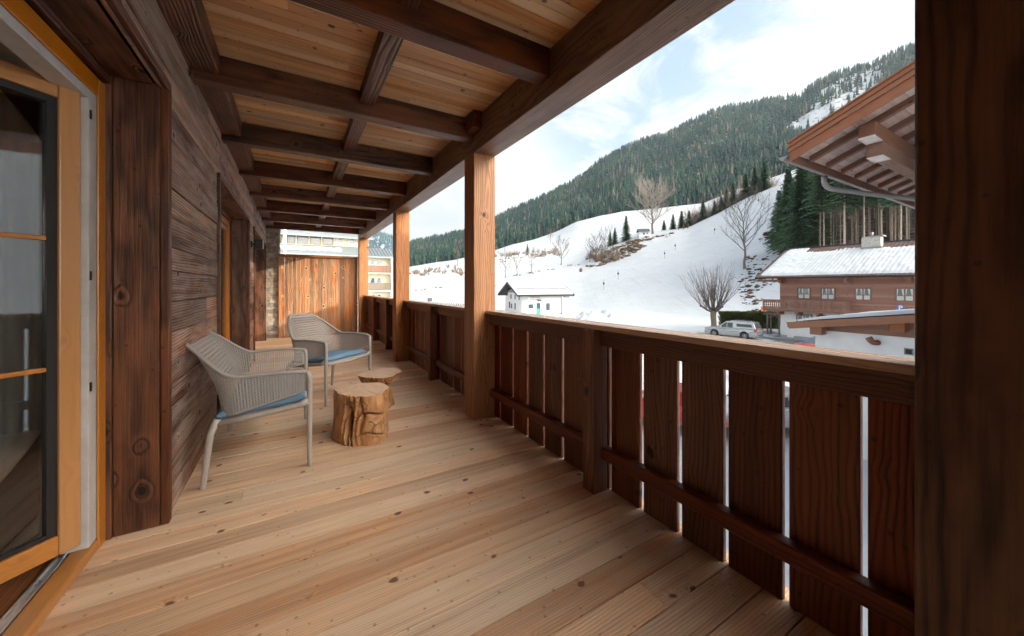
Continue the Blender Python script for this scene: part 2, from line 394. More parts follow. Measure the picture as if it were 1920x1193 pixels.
# roof over the balcony
JY = [-4.05, -2.82, -1.58, -.35, .90, 2.13, 3.37, 4.59, 5.86, 7.10, 8.34, 9.58, 10.80]
ZC, ZJ, ZB = 2.92, 2.72, 2.60
roof = thing('balcony_ceiling', (.5, 5, ZC), 'pale larch boarded ceiling on dark stained joists over the whole balcony', 'ceiling')
mb = MB(); y = Y0
while y < Y1 + .2:
    cuts = [XW - .3, XO - .01]
    if random.random() < .5: cuts.insert(1, random.uniform(-.2, 1.2))
    for i in range(len(cuts) - 1): mb.box(cuts[i], cuts[i + 1], y + .0015, y + .0785, ZC, ZC + .03)
    y += .08
mb.obj('ceiling_boards', M['ceil'], roof, bevel=.002)
mb = MB().box(XW - .4, XO + .05, Y0 - .1, Y1 + .3, ZC + .032, ZC + .28); mb.obj('roof_slab', M['darky'], roof)
for i, yf in enumerate(JY):
    mb = MB().box(XW + .005, XI - .001, yf - .13, yf, ZJ + random.uniform(-.004, .004), ZC - .001)
    mb.obj('joist', M['darkx'], roof, bevel=.008, seg=2)
for i in range(len(JY) - 1):
    a, b = JY[i] + .001, JY[i + 1] - .131
    MB().box(.455, .575, a, b, 2.815, ZC - .002).obj('cross_batten', M['darky'], roof, bevel=.005)
    MB().box(XW - .01, -.452, a, b, 2.77, ZC - .002).obj('wall_plate', M['darky'], roof, bevel=.005)
MB().box(XI, XO, Y0, 10.84, ZB, ZC - .002, rnd=.31).obj('edge_beam', M['edge'], roof, bevel=.007, seg=2)
MB().box(XI - .085, XI - .001, 3.05, 3.235, 2.725 + .2 - .16, ZC - .003).obj('packing_block', M['darky'], roof)

# posts
POSTS = [(.07, .305, 'thick dark timber post in the right foreground, the one nearest the camera'),
         (3.235, 3.47, 'square timber post between the two nearest railing bays, in front of the far chair'),
         (6.42, 6.65, 'square timber post behind the chairs, second farthest along the railing'),
         (10.60, 10.83, 'sunlit timber post at the far end beside the wooden privacy screen')]
for a, b, lab in POSTS:
    t = thing('balcony_post', ((XI + XO) / 2, (a + b) / 2, 0), lab, 'post', 'timber posts along the balcony edge')
    # a glued timber of lamellas, so that the faces show joints
    w = (XO - XI) / 3
    for k in range(1):
        pass
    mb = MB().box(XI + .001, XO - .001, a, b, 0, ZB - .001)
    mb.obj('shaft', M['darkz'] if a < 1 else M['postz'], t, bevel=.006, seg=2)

# railing: one thing per bay
def railing(a, b, newels, lab, pitch=.243):
    t = thing('balcony_railing', (XO, (a + b) / 2, 0), lab, 'railing', 'railing bays between the posts')
    cap_a = a - .0 + .002
    mb = MB().box(1.615, 1.775, cap_a, b - .002, 1.028, 1.06, rnd=random.random()); mb.obj('handrail', M['cap'], t, bevel=.004, seg=2)
    spans = []; s = a
    for n in newels: spans.append((s, n - .05)); s = n + .05
    spans.append((s, b))
    for (p, q) in spans:
        MB().box(1.655, 1.70, p + .002, q - .002, .925, 1.026).obj('top_rail', M['raily'], t, bevel=.004)
        MB().box(1.665, 1.728, p + .002, q - .002, .205, .280).obj('bottom_rail', M['raily'], t, bevel=.006)
    for n in newels: MB().box(1.60, 1.722, n - .05, n + .05, -.10, 1.027).obj('newel_post', M['rail'], t, bevel=.006)
    y = a - .064; b_ = b + .115
    while y < b_ - .02:
        w = pitch - random.uniform(.016, .026)
        y1 = min(y + w, b_)
        yy = y
        MB().box(1.730, 1.758, yy, y1 - .003, -.14, 1.026 - random.uniform(0, .01)).obj('baluster_board', M['rail'], t, bevel=.003)
        y += pitch
railing(.307, 3.233, [1.75], 'nearest bay of dark brown board railing, from the foreground post to the next post', .2425)
railing(3.472, 6.418, [4.95], 'middle bay of dark brown board railing behind the nearer full post')
railing(6.652, 10.598, [7.8, 9.2], 'farthest bay of board railing with two newel posts, reaching the privacy screen')
# stretch of railing behind the camera, seen from the side only
railing(Y0 + .05, .068, [-1.6, -3.0], 'bay of board railing on the near side of the foreground post')

# ---- timber wall of the chalet with three openings
OPEN = [(-1.9, 2.69, 2.38), (4.31, 6.80, 2.30), (7.70, 10.50, 2.28)]
wall = thing('chalet_wall', (XW, 5, 0), 'weathered horizontal board wall of the chalet along the left of the balcony', 'wall')
mb = MB(); z = -.02
rows = []
while z < ZC:
    h = random.choice([.135, .15, .165, .18]); rows.append((z, min(z + h, ZC - .001))); z += h
for (z0, z1) in rows:
    segs = [(Y0, 10.93)]
    for (a, b, hd) in OPEN:
        if z0 < hd - .01:
            ns = []
            for p, q in segs:
                if b <= p or a >= q: ns.append((p, q)); continue
                if p < a: ns.append((p, a))
                if q > b: ns.append((b, q))
            segs = ns
    for p, q in segs:
        y = p
        while y < q - .01:
            L = random.uniform(1.1, 3.2); y2 = min(y + L, q)
            if q - y2 < .35: y2 = q
            zt = z1
            d = random.uniform(0, .010)
            zz0 = z0
            for (a, b, hd) in OPEN:      # the course over an opening starts at its head
                if z0 < hd - .01 < z1 and y >= a - .01 and y2 <= b + .01: pass
            mb.box(XW - .03, XW + d, y + .0015, y2 - .0015, zz0 + .0028, zt - .0028)
            y = y2
# filler above the heads where a course is interrupted
for (a, b, hd) in OPEN:
    top = next(z1 for (z0, z1) in rows if z0 < hd - .01 <= z1 or (z0 < hd - .01 and z1 > hd - .01))
    if top - hd > .012: mb.box(XW - .03, XW + .003, a, b, hd, top - .001)
mb.obj('wall_boards', M['wall'], wall, bevel=.0025)
mb = MB()
ys = [Y0, -.9, 2.69, 4.31, 6.80, 7.70, 10.50, 10.93]
for a, b in ((Y0, -1.93), (2.72, 4.28), (6.83, 7.67), (10.53, 10.93)): mb.box(-1.0, XW - .031, a, b, -.02, ZC)
for (a, b, hd) in OPEN: mb.box(-1.0, XW - .031, a - .03, b + .03, hd + .03, ZC)
mb.obj('wall_core', M['darkz'], wall)
for k, (a, b, hd) in enumerate(OPEN):
    # lined reveal: jamb boards, head boards and a proud trim board round the outside
    n = 2
    e0 = -.855
    MB().box(-.81, XW - .012, b - .012, b + .028, 0.0, hd + .028).obj('jamb_lining', M['darkz'], wall, bevel=.003)
    MB().box(-.855, -.812, b - .028, b + .028, 0.0, hd + .028).obj('jamb_strip', M['darkz'], wall, bevel=.004)
    MB().box(-.81, XW - .012, a - .028, a + .012, 0.0, hd + .028).obj('jamb_lining', M['darkz'], wall, bevel=.003)
    MB().box(-.855, XW - .012, a + .013, b - .029, hd, hd + .028).obj('head_lining', M['darky'], wall, bevel=.003)
    MB().box(-.855, -.812, a + .013, b - .03, hd - .045, hd - .002).obj('head_strip', M['darky'], wall, bevel=.003)
    MB().box(XW - .010, XW + .028, b - .012, b + .040, 0.0, hd + .0).obj('trim_board', M['darkz'], wall, bevel=.006, seg=2)
    MB().box(XW - .010, XW + .028, a - .040, a + .012, 0.0, hd + .0).obj('trim_board', M['darkz'], wall, bevel=.006, seg=2)
    MB().box(XW - .010, XW + .027, a - .040, b + .040, hd + .001, hd + .05).obj('trim_board', M['darky'], wall, bevel=.006, seg=2)

# ---- rooms behind the openings (closed boxes, unlit)
mb = MB()
x0, x1, a, b, zt = -4.6, -1.0, -2.5, 10.9, 2.55
def inbox(x0, x1, y0, y1, z0, z1, t=.08):
    m = MB()
    m.box(x0 - t, x0, y0 - t, y1 + t, z0, z1); m.box(x0, x1, y0 - t, y0, z0, z1); m.box(x0, x1, y1, y1 + t, z0, z1)
    m.box(x0 - t, x1, y0 - t, y1 + t, z1, z1 + t)
    return m
inb = inbox(-4.6, -1.002, -4.4, 3.4, 0.02, 2.45)
t = thing('living_room', (-2.8, .5, 0), 'dim cream walled room seen through the gap of the open terrace door', 'room')
inb.obj('room_wall', M['room'], t)
MB().box(-4.6, -.98, -4.4, 3.4, -.03, .018).obj('room_floor', M['darkfloor'], t)
inbox(-4.6, -1.002, 3.6, 10.85, 0.0, 2.45).obj('back_room', M['room'], t)
MB().box(-4.6, -1.0, 3.6, 10.85, -.03, .0).obj('room_floor', M['darkfloor'], t)
MB().box(-1.0, XW - .2, Y0 - .1, Y0, -.03, ZC).obj('end_wall', M['room'], t)

# ---- terrace doors
def fixed_frame(t, a, b, hd, x=-.90, w=.085, d=.07, zb=.0):
    MB().box(x, x + d, b - w - .03, b - .03, zb, hd - .05).obj('frame_jamb', M['frame'], t, bevel=.006, seg=2)
    MB().box(x, x + d, a + .03, a + w + .03, zb, hd - .05).obj('frame_jamb', M['frame'], t, bevel=.006, seg=2)
    MB().box(x + .001, x + d - .001, a + w + .031, b - w - .031, hd - .05 - w, hd - .051).obj('frame_head', M['framey'], t, bevel=.006, seg=2)
    MB().box(x + .001, x + d - .001, a + w + .031, b - w - .031, zb, zb + .055).obj('frame_sill', M['framey'], t, bevel=.006, seg=2)
A_, B_, H_ = OPEN[0]
door = thing('terrace_door', (-.87, 2.60, 0), 'honey coloured wooden glass door standing open inwards in the left foreground', 'door')
W1 = .075
yb = 2.69
MB().box(-.841, -.832, yb - .10, yb - .003, 0.0, 2.325).obj('frame_jamb', M['frame'], door, bevel=.008, seg=2)
MB().box(-.842, -.8325, A_ + .03, yb - .101, 2.235, 2.324).obj('frame_head', M['framey'], door, bevel=.008, seg=2)
MB().box(-.905, -.8325, A_ + .03, yb - .101, .002, .055).obj('frame_sill', M['framey'], door, bevel=.008, seg=2)
MB().box(-.93, -.8425, yb - .172, yb - .012, .056, 2.30).obj('rebate_strip', M['gasket'], door, bevel=.003)
MB().box(-.93, -.8425, A_ + .03, yb - .173, 2.195, 2.298).obj('rebate_head', M['gasket'], door, bevel=.003)
m_ = MB().box(-.965, -.906, A_ + .03, yb - .152, .004, .035); m_.box(-.955, -.945, A_ + .03, yb - .152, .035, .045); m_.box(-.92, -.913, A_ + .03, yb - .152, .035, .048)
m_.obj('threshold', M['alu'], door, bevel=.002)
for z in (.82, 1.35, 2.12):
    h = MB().box(-.8423, -.836, yb - .168, yb - .156, z - .022, z + .022); h.box(-.8422, -.838, yb - .155, yb - .148, z - .010, z + .010)
    h.obj('hinge', M['black'], door, bevel=.002)
# sash, turned 43 degrees into the room
sash = bpy.data.objects.new('sash', None); COL.objects.link(sash); sash.parent = door
sash.location = (-.875 + .87, 2.500 - 2.60, 0)
dirx = Vector((-.687, -.727, 0)); nor = Vector((.727, -.687, 0))
Ms = Matrix((dirx, nor, Vector((0, 0, 1)))).transposed().to_4x4()
def sashpart(name, mat, boxes, bevel=.006):
    m = MB()
    for bx in boxes: m.box(*bx, M=Ms)
    return m.obj(name, mat, sash, world=False, bevel=bevel, seg=2)
SW = .98; zb_, zt_ = .10, 2.215
sashpart('stile', M['frame'], [(0, .072, -.03, .03, zb_, zt_)])
sashpart('stile', M['frame'], [(SW - .075, SW, -.03, .03, zb_, zt_)])
sashpart('rail', M['framey'], [(.073, SW - .076, -.029, .029, zt_ - .075, zt_ - .001)])
sashpart('rail', M['framey'], [(.073, SW - .076, -.029, .029, zb_ + .001, zb_ + .09)])
sashpart('glazing_seal', M['seal'], [(.0725, .105, -.012, .018, zb_ + .091, zt_ - .076), (.106, SW - .11, -.012, .018, zt_ - .105, zt_ - .0765), (.106, SW - .11, -.012, .018, zb_ + .0915, zb_ + .108), (SW - .109, SW - .0765, -.012, .018, zb_ + .091, zt_ - .076)], .001)
sashpart('glass_pane', M['glass'], [(.105, SW - .11, -.004, .004, zb_ + .108, zt_ - .105)], 0)
sashpart('muntin', M['framey'], [(.105, SW - .11, .0045, .019, .925, .945)], .004)
sashpart('muntin', M['framey'], [(.105, SW - .11, .0045, .019, 1.50, 1.52)], .004)
sashpart('door_handle', M['alu'], [(SW - .055, SW - .03, .031, .045, 1.0, 1.13), (SW - .16, SW - .035, .07, .085, 1.09, 1.105), (SW - .05, SW - .035, .045, .07, 1.085, 1.11)], .003)
# curtain hanging in the room
cur = MB()
def cfn(a, b):
    x = -1.03 - 1.1 * a
    return (x, 3.14 + .035 * math.sin(a * 60 + .5 * math.sin(b * 3)) + .02 * math.sin(a * 27) + .02 * (1 - b) * math.sin(a * 33), .04 + 2.36 * b)
cur.grid(cfn, 200, 8)
tag(cur.obj('curtain', M['curtain'], solid=.004), 'pale grey floor length curtain behind the open terrace door', 'curtain')

for k, lab in ((1, 'closed glass door with honey coloured frame in the middle wall opening'), (2, 'closed glass door with honey coloured frame in the farthest wall opening')):
    a, b, hd = OPEN[k]
    t = thing('terrace_door', (-.87, (a + b) / 2, 0), lab, 'door', 'closed terrace doors')
    fixed_frame(t, a, b, hd)
    mid = (a + b) / 2
    for (p, q) in ((a + .117, mid - .002), (mid + .002, b - .117)):
        s_ = MB(); w = .075
        s_.box(-.895, -.845, p, p + w, .06, hd - .14); s_.box(-.895, -.845, q - w, q, .06, hd - .14)
        s_.box(-.894, -.846, p + w + .001, q - w - .001, hd - .14 - w, hd - .141); s_.box(-.894, -.846, p + w + .001, q - w - .001, .061, .15)
        so = s_.obj('door_leaf', M['frame'], t, bevel=.005, seg=2)
        MB().box(-.873, -.867, p + w, q - w, .15, hd - .14 - w).obj('glass_pane', M['glass'], so, world=True)
    MB().box(-1.25, -1.24, a, b, .02, hd).obj('drape', M['curtain'], t)

# wall lamp between the two far openings
t = thing('wall_lamp', (XW, 7.25, 1.98), 'small black box wall lamp with a pale front on the boards between two openings', 'lamp')
MB().box(XW + .008, XW + .03, 7.20, 7.30, 1.93, 2.03).obj('back_plate', M['black'], t, bevel=.003)
MB().box(XW + .03, XW + .055, 7.235, 7.265, 1.965, 1.995).obj('arm', M['black'], t)
MB().box(XW + .055, XW + .165, 7.19, 7.31, 1.91, 2.06).obj('housing', M['black'], t, bevel=.006)
MB().box(XW + .1655, XW + .172, 7.20, 7.30, 1.92, 2.05).obj('diffuser', M['gasket'], t)

# ---- stone pillar at the far end
def stonemat(name, a, b):
    m, g, p = newmat(name)
    rn = g.n('ShaderNodeAttribute', attribute_name='rnd').outputs['Fac']
    tc = g.n('ShaderNodeTexCoord').outputs['Object']
    n1 = g.noise(tc, 14, 5, .65); n2 = g.noise(tc, 3.5, 3, .6)
    c = g.mix(rn, a, b); c = g.mix(g.m('MULTIPLY', g.mr(n2, .45, .7), .6), c, (.42, .29, .16)); c = g.mix(g.mr(n1, .35, .7, 0, .7), c, tuple(x * .4 for x in b))
    g.put(p.inputs['Base Color'], c); p.inputs['Roughness'].default_value = .9; bump(g, p, n1, .8, .02)
    return m
M['stone'] = stonemat('ledge_stone', (.56, .50, .42), (.26, .25, .24))
M['mortar'] = plain('stone_shadow', (.07, .065, .06), .95)  # one dark tone for the core seen between the stones
M['pebble'] = plain('rough_cast', (.62, .62, .60), .95, var=.4, scale=60, bmp=.8)
t = thing('stone_pillar', (-.48, 11.1, 0), 'pillar of stacked pale and grey ledge stones at the far left of the balcony', 'pillar')
MB().box(-.74, -.375, 10.96, 11.75, -.3, 2.95).obj('core', M['mortar'], t)
def stones(face):
    m = MB(); z = -.02; q = random.Random(5 + len(face))
    while z < 2.92:
        h = q.choice([.035, .05, .065, .085, .11]); lo, hi = (-.74, -.36) if face == 'front' else (10.95, 11.75)
        y = lo
        while y < hi - .01:
            w = q.uniform(.07, .24) if h > .045 else q.uniform(.12, .3); e = min(y + w, hi)
            if hi - e < .05: e = hi
            d = q.uniform(.004, .032)
            if face == 'front': m.box(y + .002, e - .002, 10.935 - d, 10.962, z + .002, z + h - .002)
            else: m.box(-.38, -.362 + d, y + .002, e - .002, z + .002, z + h - .002)
            y = e
        z += h
    return m
stones('front').obj('stone_facing', M['stone'], t, bevel=.006, seg=2)
stones('side').obj('stone_facing', M['stone'], t, bevel=.006, seg=2)

# ---- privacy screen
t = thing('privacy_screen', (.56, 10.87, 0), 'sunlit reddish brown vertical board privacy screen closing the far end', 'partition')
x = -.30
while x < 1.42:
    w = random.choice([.075, .09, .11, .125]); e = min(x + w, 1.42)
    MB().box(x + .001, e - .001, 10.89 + random.uniform(0, .006), 10.92, .06, 2.05).obj('board', M['screen'], t, bevel=.003)
    x = e
MB().box(-.355, -.30, 10.85, 10.925, .0, 2.05).obj('frame_post', M['screen'], t, bevel=.005)
MB().box(1.42, 1.487, 10.845, 10.925, .0, 2.05).obj('frame_post', M['screen'], t, bevel=.005)
MB().box(-.355, 1.487, 10.835, 10.94, 2.051, 2.115).obj('top_rail', wood('screen_rail', (.34, .15, .06), (.12, .045, .02), 'x', bmp=.5), t, bevel=.005)
MB().box(-.299, 1.419, 10.85, 10.925, .0, .058).obj('bottom_rail', wood('screen_rail_low', (.34, .15, .06), (.12, .045, .02), 'x', bmp=.5), t, bevel=.005)

t = thing('light_block_partition', (.5, Y0, 0), 'added board partition out of view behind the viewer, blocking sky glow at the near end', 'partition')  # unseen partition added to keep sky glow off the near post
m_ = MB()
for k in range(20): m_.box(XW + .002 + k * .1172, XW + .0 + (k + 1) * .1172, Y0 - .05, Y0 - .02, .0, 2.1)
m_.obj('boards', M['darkz'], t)
# ================================================================== FURNITURE
def chair(name, loc, rz, W, label, seed):
    t = thing(name, loc, label, 'armchair', 'taupe perforated armchairs', (0, 0, rz))
    D = .585; ZA, ZBK = .685, .945
    hw = W / 2
    # outline of the shell, s = 0 front of right arm ... 1 front of left arm; straight arms, round rear corners, back
    rc = .13
    def outline(s, off=0.0):
        h = hw + off; Dd = D - .035 + off
        segs = [Dd - rc, math.pi / 2 * rc, 2 * (h - rc), math.pi / 2 * rc, Dd - rc]
        L = sum(segs); q = s * L
        if q < segs[0]: return Vector((h, q, 0)), 0
        q -= segs[0]
        if q < segs[1]:
            an = q / rc; return Vector((h - rc + rc * math.cos(an), Dd - rc + rc * math.sin(an), 0)), q / segs[1]
        q -= segs[1]
        if q < segs[2]: return Vector((h - rc - q, Dd, 0)), 1
        q -= segs[2]
        if q < segs[3]:
            an = q / rc; return Vector((-h + rc - rc * math.sin(an), Dd - rc + rc * math.cos(an), 0)), 1 - q / segs[3]
        q -= segs[3]
        return Vector((-h, Dd - rc - q, 0)), 0
    def sm(x): x = max(0, min(1, x)); return x * x * (3 - 2 * x)
    segL = [D - .035 - rc, math.pi / 2 * rc, 2 * (hw - rc)]
    Ltot = 2 * segL[0] + 2 * segL[1] + segL[2]
    s_c0 = (segL[0] - .02) / Ltot; s_c1 = (segL[0] + segL[1] + .10) / Ltot
    def shell(s, tt):
        ss = min(s, 1 - s)
        k = sm((ss - s_c0) / (s_c1 - s_c0))                # 0 on the arms, 1 on the back
        zb = .545 - .115 * min(1, ss * Ltot / .5)
        zt = ZA + (ZBK - ZA) * k + .012 * math.sin(math.pi * min(1, ss * Ltot / .5)) * (1 - k)
        p, c = outline(s, off=-.02 + .02 * tt)
        z = zb + (zt - zb) * tt
        lean = k * (.02 + .13 * sm(max(0, (z - .55)) / .42)) + .035 * k * sm((z - .84) / .11)
        return Vector((p.x * (1 + .0 * k), p.y - .06 * k * (1 - tt) + lean, z))
    pitch = .0172
    nu = int(Ltot / pitch)
    mb = MB()
    for i in range(nu):
        ss = min((i + .5) / nu, 1 - (i + .5) / nu); k = sm((ss - s_c0) / (s_c1 - s_c0))
        Hh = .20 + .26 * k
        nv = 20
        for j in range(nv):
            c = [shell(i / nu, j / nv), shell((i + 1) / nu, j / nv), shell((i + 1) / nu, (j + 1) / nv), shell(i / nu, (j + 1) / nv)]
            cen = (c[0] + c[1] + c[2] + c[3]) / 4
            if j == 0 or j >= nv - 1 or i < 1 or i >= nu - 1: mb.add(c, [(0, 1, 2, 3)], .5); continue
            fh = .62 if k > .3 else .56
            inn = [cen + (q - cen) * .63 for q in c]
            mb.add(c + inn, [(0, 1, 5, 4), (1, 2, 6, 5), (2, 3, 7, 6), (3, 0, 4, 7)], .5)
    mb.obj('perforated_shell', M['plastic'], t, world=False, solid=.007, fix=False)
    # rolled rim along the top, running down into the front legs
    rim = [Vector((hw + .0, -.012, 0.0)), Vector((hw + .0, -.012, .35)), Vector((hw, -.014, ZA - .05)), Vector((hw, -.004, ZA - .012)), Vector((hw, .025, ZA + .001))]
    n = 70
    for i in range(3, n - 2): rim.append(shell(i / n, 1) + Vector((0, 0, .002)))
    rim += [Vector((-hw, .025, ZA + .001)), Vector((-hw, -.004, ZA - .012)), Vector((-hw, -.014, ZA - .05)), Vector((-hw, -.012, .35)), Vector((-hw, -.012, 0))]
    top = rim[3:-3]
    m2 = MB(); m2.tube(top, .0165, 10, flat=.75); m2.obj('rim', M['plastic'], t, world=False)
    for sx in (-1, 1):
        m3 = MB(); m3.tube([(sx * hw, -.010, .0), (sx * hw, -.012, .006), (sx * hw, -.012, .45), (sx * hw, -.013, ZA - .06), (sx * hw, -.008, ZA - .02), (sx * hw, .012, ZA)], [.013, .0145, .018, .019, .018, .016], 12)
        m3.obj('front_leg', M['plastic'], t, world=False)
        m3 = MB(); m3.tube([(sx * (hw + .0), D + .004, 0), (sx * (hw + .0), D + .0, .01), (sx * (hw - .01), D - .035, .34), (sx * (hw - .02), D - .07, .43)], [.014, .016, .021, .023], 12)
        m3.obj('rear_leg', M['plastic'], t, world=False)
        m3 = MB(); m3.tube([(sx * hw, -.005, .475), (sx * (hw - .003), .05, .452), (sx * (hw - .015), D * .5, .42), (sx * (hw - .02), D - .06, .40)], [.03, .021, .020, .022], 10, flat=1.0)
        m3.obj('side_rail', M['plastic'], t, world=False)
    m3 = MB(); m3.tube([(-hw, -.008, .465), (-hw + .05, -.010, .445), (0, -.012, .432), (hw - .05, -.010, .445), (hw, -.008, .465)], [.022, .019, .018, .019, .022], 10); m3.obj('front_rail', M['plastic'], t, world=False)
    def seatf(a, b): return Vector(((a - .5) * (W - .06), .0 + b * (D - .09), .455 - .045 * b))
    m3 = MB().grid(seatf, 2, 2); m3.obj('seat', M['plastic'], t, world=False, solid=.012)
    # cushion with softly rounded edges
    bm = MB(); cw, cd = W - .085, D - .07
    def cush(a, b, top):
        x = (a - .5) * cw; y = .012 + b * cd
        ex = min(a, 1 - a) * cw; ey = min(b, 1 - b) * cd; e = min(ex, ey)
        puff = sm(e / .05) ** .6
        z = .468 - .048 * b
        w = .003 * mnoise.noise(Vector((x * 14, y * 9, seed)))
        return Vector((x, y, z + ((.030 + .026 * puff + w + .008 * math.sin(math.pi * a) * math.sin(math.pi * b)) if top else -.006 * puff + .004)))
    N = 28
    bm.grid(lambda a, b: cush(a, b, True), N, N); bm.grid(lambda a, b: cush(a, b, False), N, N)
    w = N + 1
    o2 = len(bm.v) // 2
    edge = [i for i in range(N)] + [i * w + N for i in range(N)] + [N * w + N - i for i in range(N)] + [(N - i) * w for i in range(N)]
    fs = [(edge[i], edge[(i + 1) % len(edge)], edge[(i + 1) % len(edge)] + o2, edge[i] + o2) for i in range(len(edge))]
    for f in fs: bm.f.append(f); bm.r.append(.5); bm.mi.append(0); bm.sm.append(True)
    bm.obj('seat_cushion', M['blue'], t, world=False)
    return t
# local axes: x along the width, +y towards the back, front legs at y = 0
chair('armchair', (.078, 3.57, 0), R(90), 1.10, 'nearer and wider perforated taupe chair with blue seat pad, its back to the board wall', 1)
fd = Vector((.51, .45, 0)).normalized()
chair('armchair', (.28 + .5 * .70 * fd.x, 4.44 + .5 * .70 * fd.y, 0), math.atan2(fd.y, fd.x) , .70, 'farther perforated taupe chair with blue seat pad, in front of the privacy screen', 2)

# ---- tree stump tables
def stumpmat(name, cut):
    m, g, p = newmat(name)
    tc = g.n('ShaderNodeTexCoord').outputs['Object']; s = g.sep(tc)
    low = g.noise(tc, 4, 4, .6)
    r_ = g.m('SQRT', g.m('ADD', g.m('MULTIPLY', s[0], s[0]), g.m('MULTIPLY', s[1], s[1])))
    if cut:
        rg = g.m('SINE', g.m('MULTIPLY', g.m('ADD', r_, g.m('MULTIPLY', low, .09)), 420))
        ang = g.noise(tc, 22, 3, .7)
        c = g.mix(g.m('ADD', g.mr(rg, -1, 1, 0, .4), g.mr(ang, .35, .7, 0, .45)), (.68, .47, .33), (.42, .25, .15))
        c = g.mix(g.mr(low, .55, .72, 0, .7), c, (.40, .22, .13))
        h = ang
    else:
        f = g.noise(g.xyz(g.m('MULTIPLY', s[0], 7), g.m('MULTIPLY', s[1], 7), g.m('MULTIPLY', s[2], 2.4)), 3, 6, .65, .6)
        v = g.vor(g.xyz(g.m('MULTIPLY', s[0], 1.0), s[1], g.m('MULTIPLY', s[2], 1.3)), 9, 'DISTANCE_TO_EDGE')
        crack = g.m('MULTIPLY', g.mr(v, 0, .035, 1, 0, True), g.mr(g.noise(tc, 6, 2, .5), .5, .62, 0, 1, True))
        c = g.mix(g.mr(f, .32, .7), (.60, .33, .15), (.25, .10, .038))
        c = g.mix(g.mr(low, .55, .7, 0, .6), c, (.68, .46, .30))
        c = g.mix(crack, c, (.02, .01, .006)); h = g.m('SUBTRACT', f, g.m('MULTIPLY', crack, 1.5))
    g.put(p.inputs['Base Color'], c); p.inputs['Roughness'].default_value = .5
    bump(g, p, h, .8 if not cut else .4, .015)
    return m
M['stumpcut'] = stumpmat('stump_end_grain', True); M['stump'] = stumpmat('stump_side_wood', False)
def grooves(th, z, seed, cracks, hollow):
    """radial displacement of the carved side: folds, cracks and one hollow"""
    d = 0
    d += .034 * mnoise.noise(Vector((math.cos(th) * 1.6, math.sin(th) * 1.6, z * 3 + seed)))
    for (t0, zc, w, dep, ln, ty) in cracks:
        dt = (th - t0 + math.pi) % (2 * math.pi) - math.pi
        if ty == 'h':
            zz = zc + .02 * math.sin(dt * 6 + seed) + .018 * mnoise.noise(Vector((dt * 5, seed, 0)))
            f = math.exp(-((z - zz) / w) ** 2) * max(0, 1 - abs(dt) / ln) ** .5
        else:
            tt = .06 * math.sin(z * 25 + seed)
            f = math.exp(-((dt - tt) / w) ** 2) * max(0, 1 - abs(z - zc) / ln) ** .5
        d -= dep * f
    return d
def stump(name, loc, r0, h, label, seed, cracks, fold, prof):
    t = thing(name, loc, label, 'side table')
    def rad(th, z):
        base = r0 * (1 + .09 * math.cos(2 * th + seed) + .06 * math.cos(3 * th + seed * 2 + z * 2) + .04 * math.cos(5 * th + z * 3))
        dt = (th - fold[0] + math.pi) % (2 * math.pi) - math.pi
        k = math.exp(-(dt / fold[1]) ** 2)
        ridg = k * (.020 * math.sin(dt * 34 + 2.5 * math.sin(z * 14)) + .014 * mnoise.noise(Vector((dt * 14, z * 22, seed))))
        return base * prof(z / h) + grooves(th, z, seed, cracks, None) + ridg - fold[2] * math.exp(-(dt / (fold[1] * .45)) ** 2) * math.exp(-((z - fold[3]) / .11) ** 2)
    N, K = 220, 110
    mb = MB()
    mb.grid(lambda a, b: (rad(a * 2 * math.pi, b * h) * math.cos(a * 2 * math.pi), rad(a * 2 * math.pi, b * h) * math.sin(a * 2 * math.pi), b * h), N, K)
    mb.obj('trunk_side', M['stump'], t, world=False)
    top = MB()
    def tf(a, b):
        th = a * 2 * math.pi; r = rad(th, h) * b
        split = 0
        for (t0, w, dep) in ((fold[0] + 1.0, .05, .012), (fold[0] - .55, .04, .012)):
            dt = (th - t0 + math.pi) % (2 * math.pi) - math.pi; split += dep * math.exp(-(dt * b / (w * (b + .05))) ** 2) * b
        return (r * math.cos(th), r * math.sin(th), h + .003 * mnoise.noise(Vector((r * math.cos(th) * 8, r * math.sin(th) * 8, seed))) - split)
    top.grid(tf, N, 24); top.obj('cut_top', M['stumpcut'], t, world=False)
    return t
def prof1(t): return 1.0 - .06 * math.sin(math.pi * t) + (.03 * (1 - t))
# angles: the camera looks from about -100 degrees
stump('stump_table', (.505, 3.40, 0), .222, .405, 'thick cracked tree stump table with a dark hollow, the nearer of the two', 2.0,
      [(-1.45, .245, .008, .05, .7, 'h'), (-1.5, .085, .006, .04, .5, 'h'), (-1.75, .25, .06, .05, .17, 'v'), (-.5, .30, .006, .02, .35, 'h')],
      (-2.25, .34, .15, .19), prof1)
def prof2(t):
    if t > .80: return 1.0 - .12 * (1 - t) / .2
    if t > .62: return .88 - .42 * ((.80 - t) / .18)
    return .46 + .14 * (1 - t / .62)
stump('stump_table', (.80, 4.12, 0), .225, .365, 'mushroom shaped stump table with a thin slab top, behind the thicker stump', 5.0,
      [(-1.0, .31, .008, .03, .8, 'h'), (-2.0, .2, .1, .04, .2, 'v')], (-2.2, .4, .03, .28), prof2)

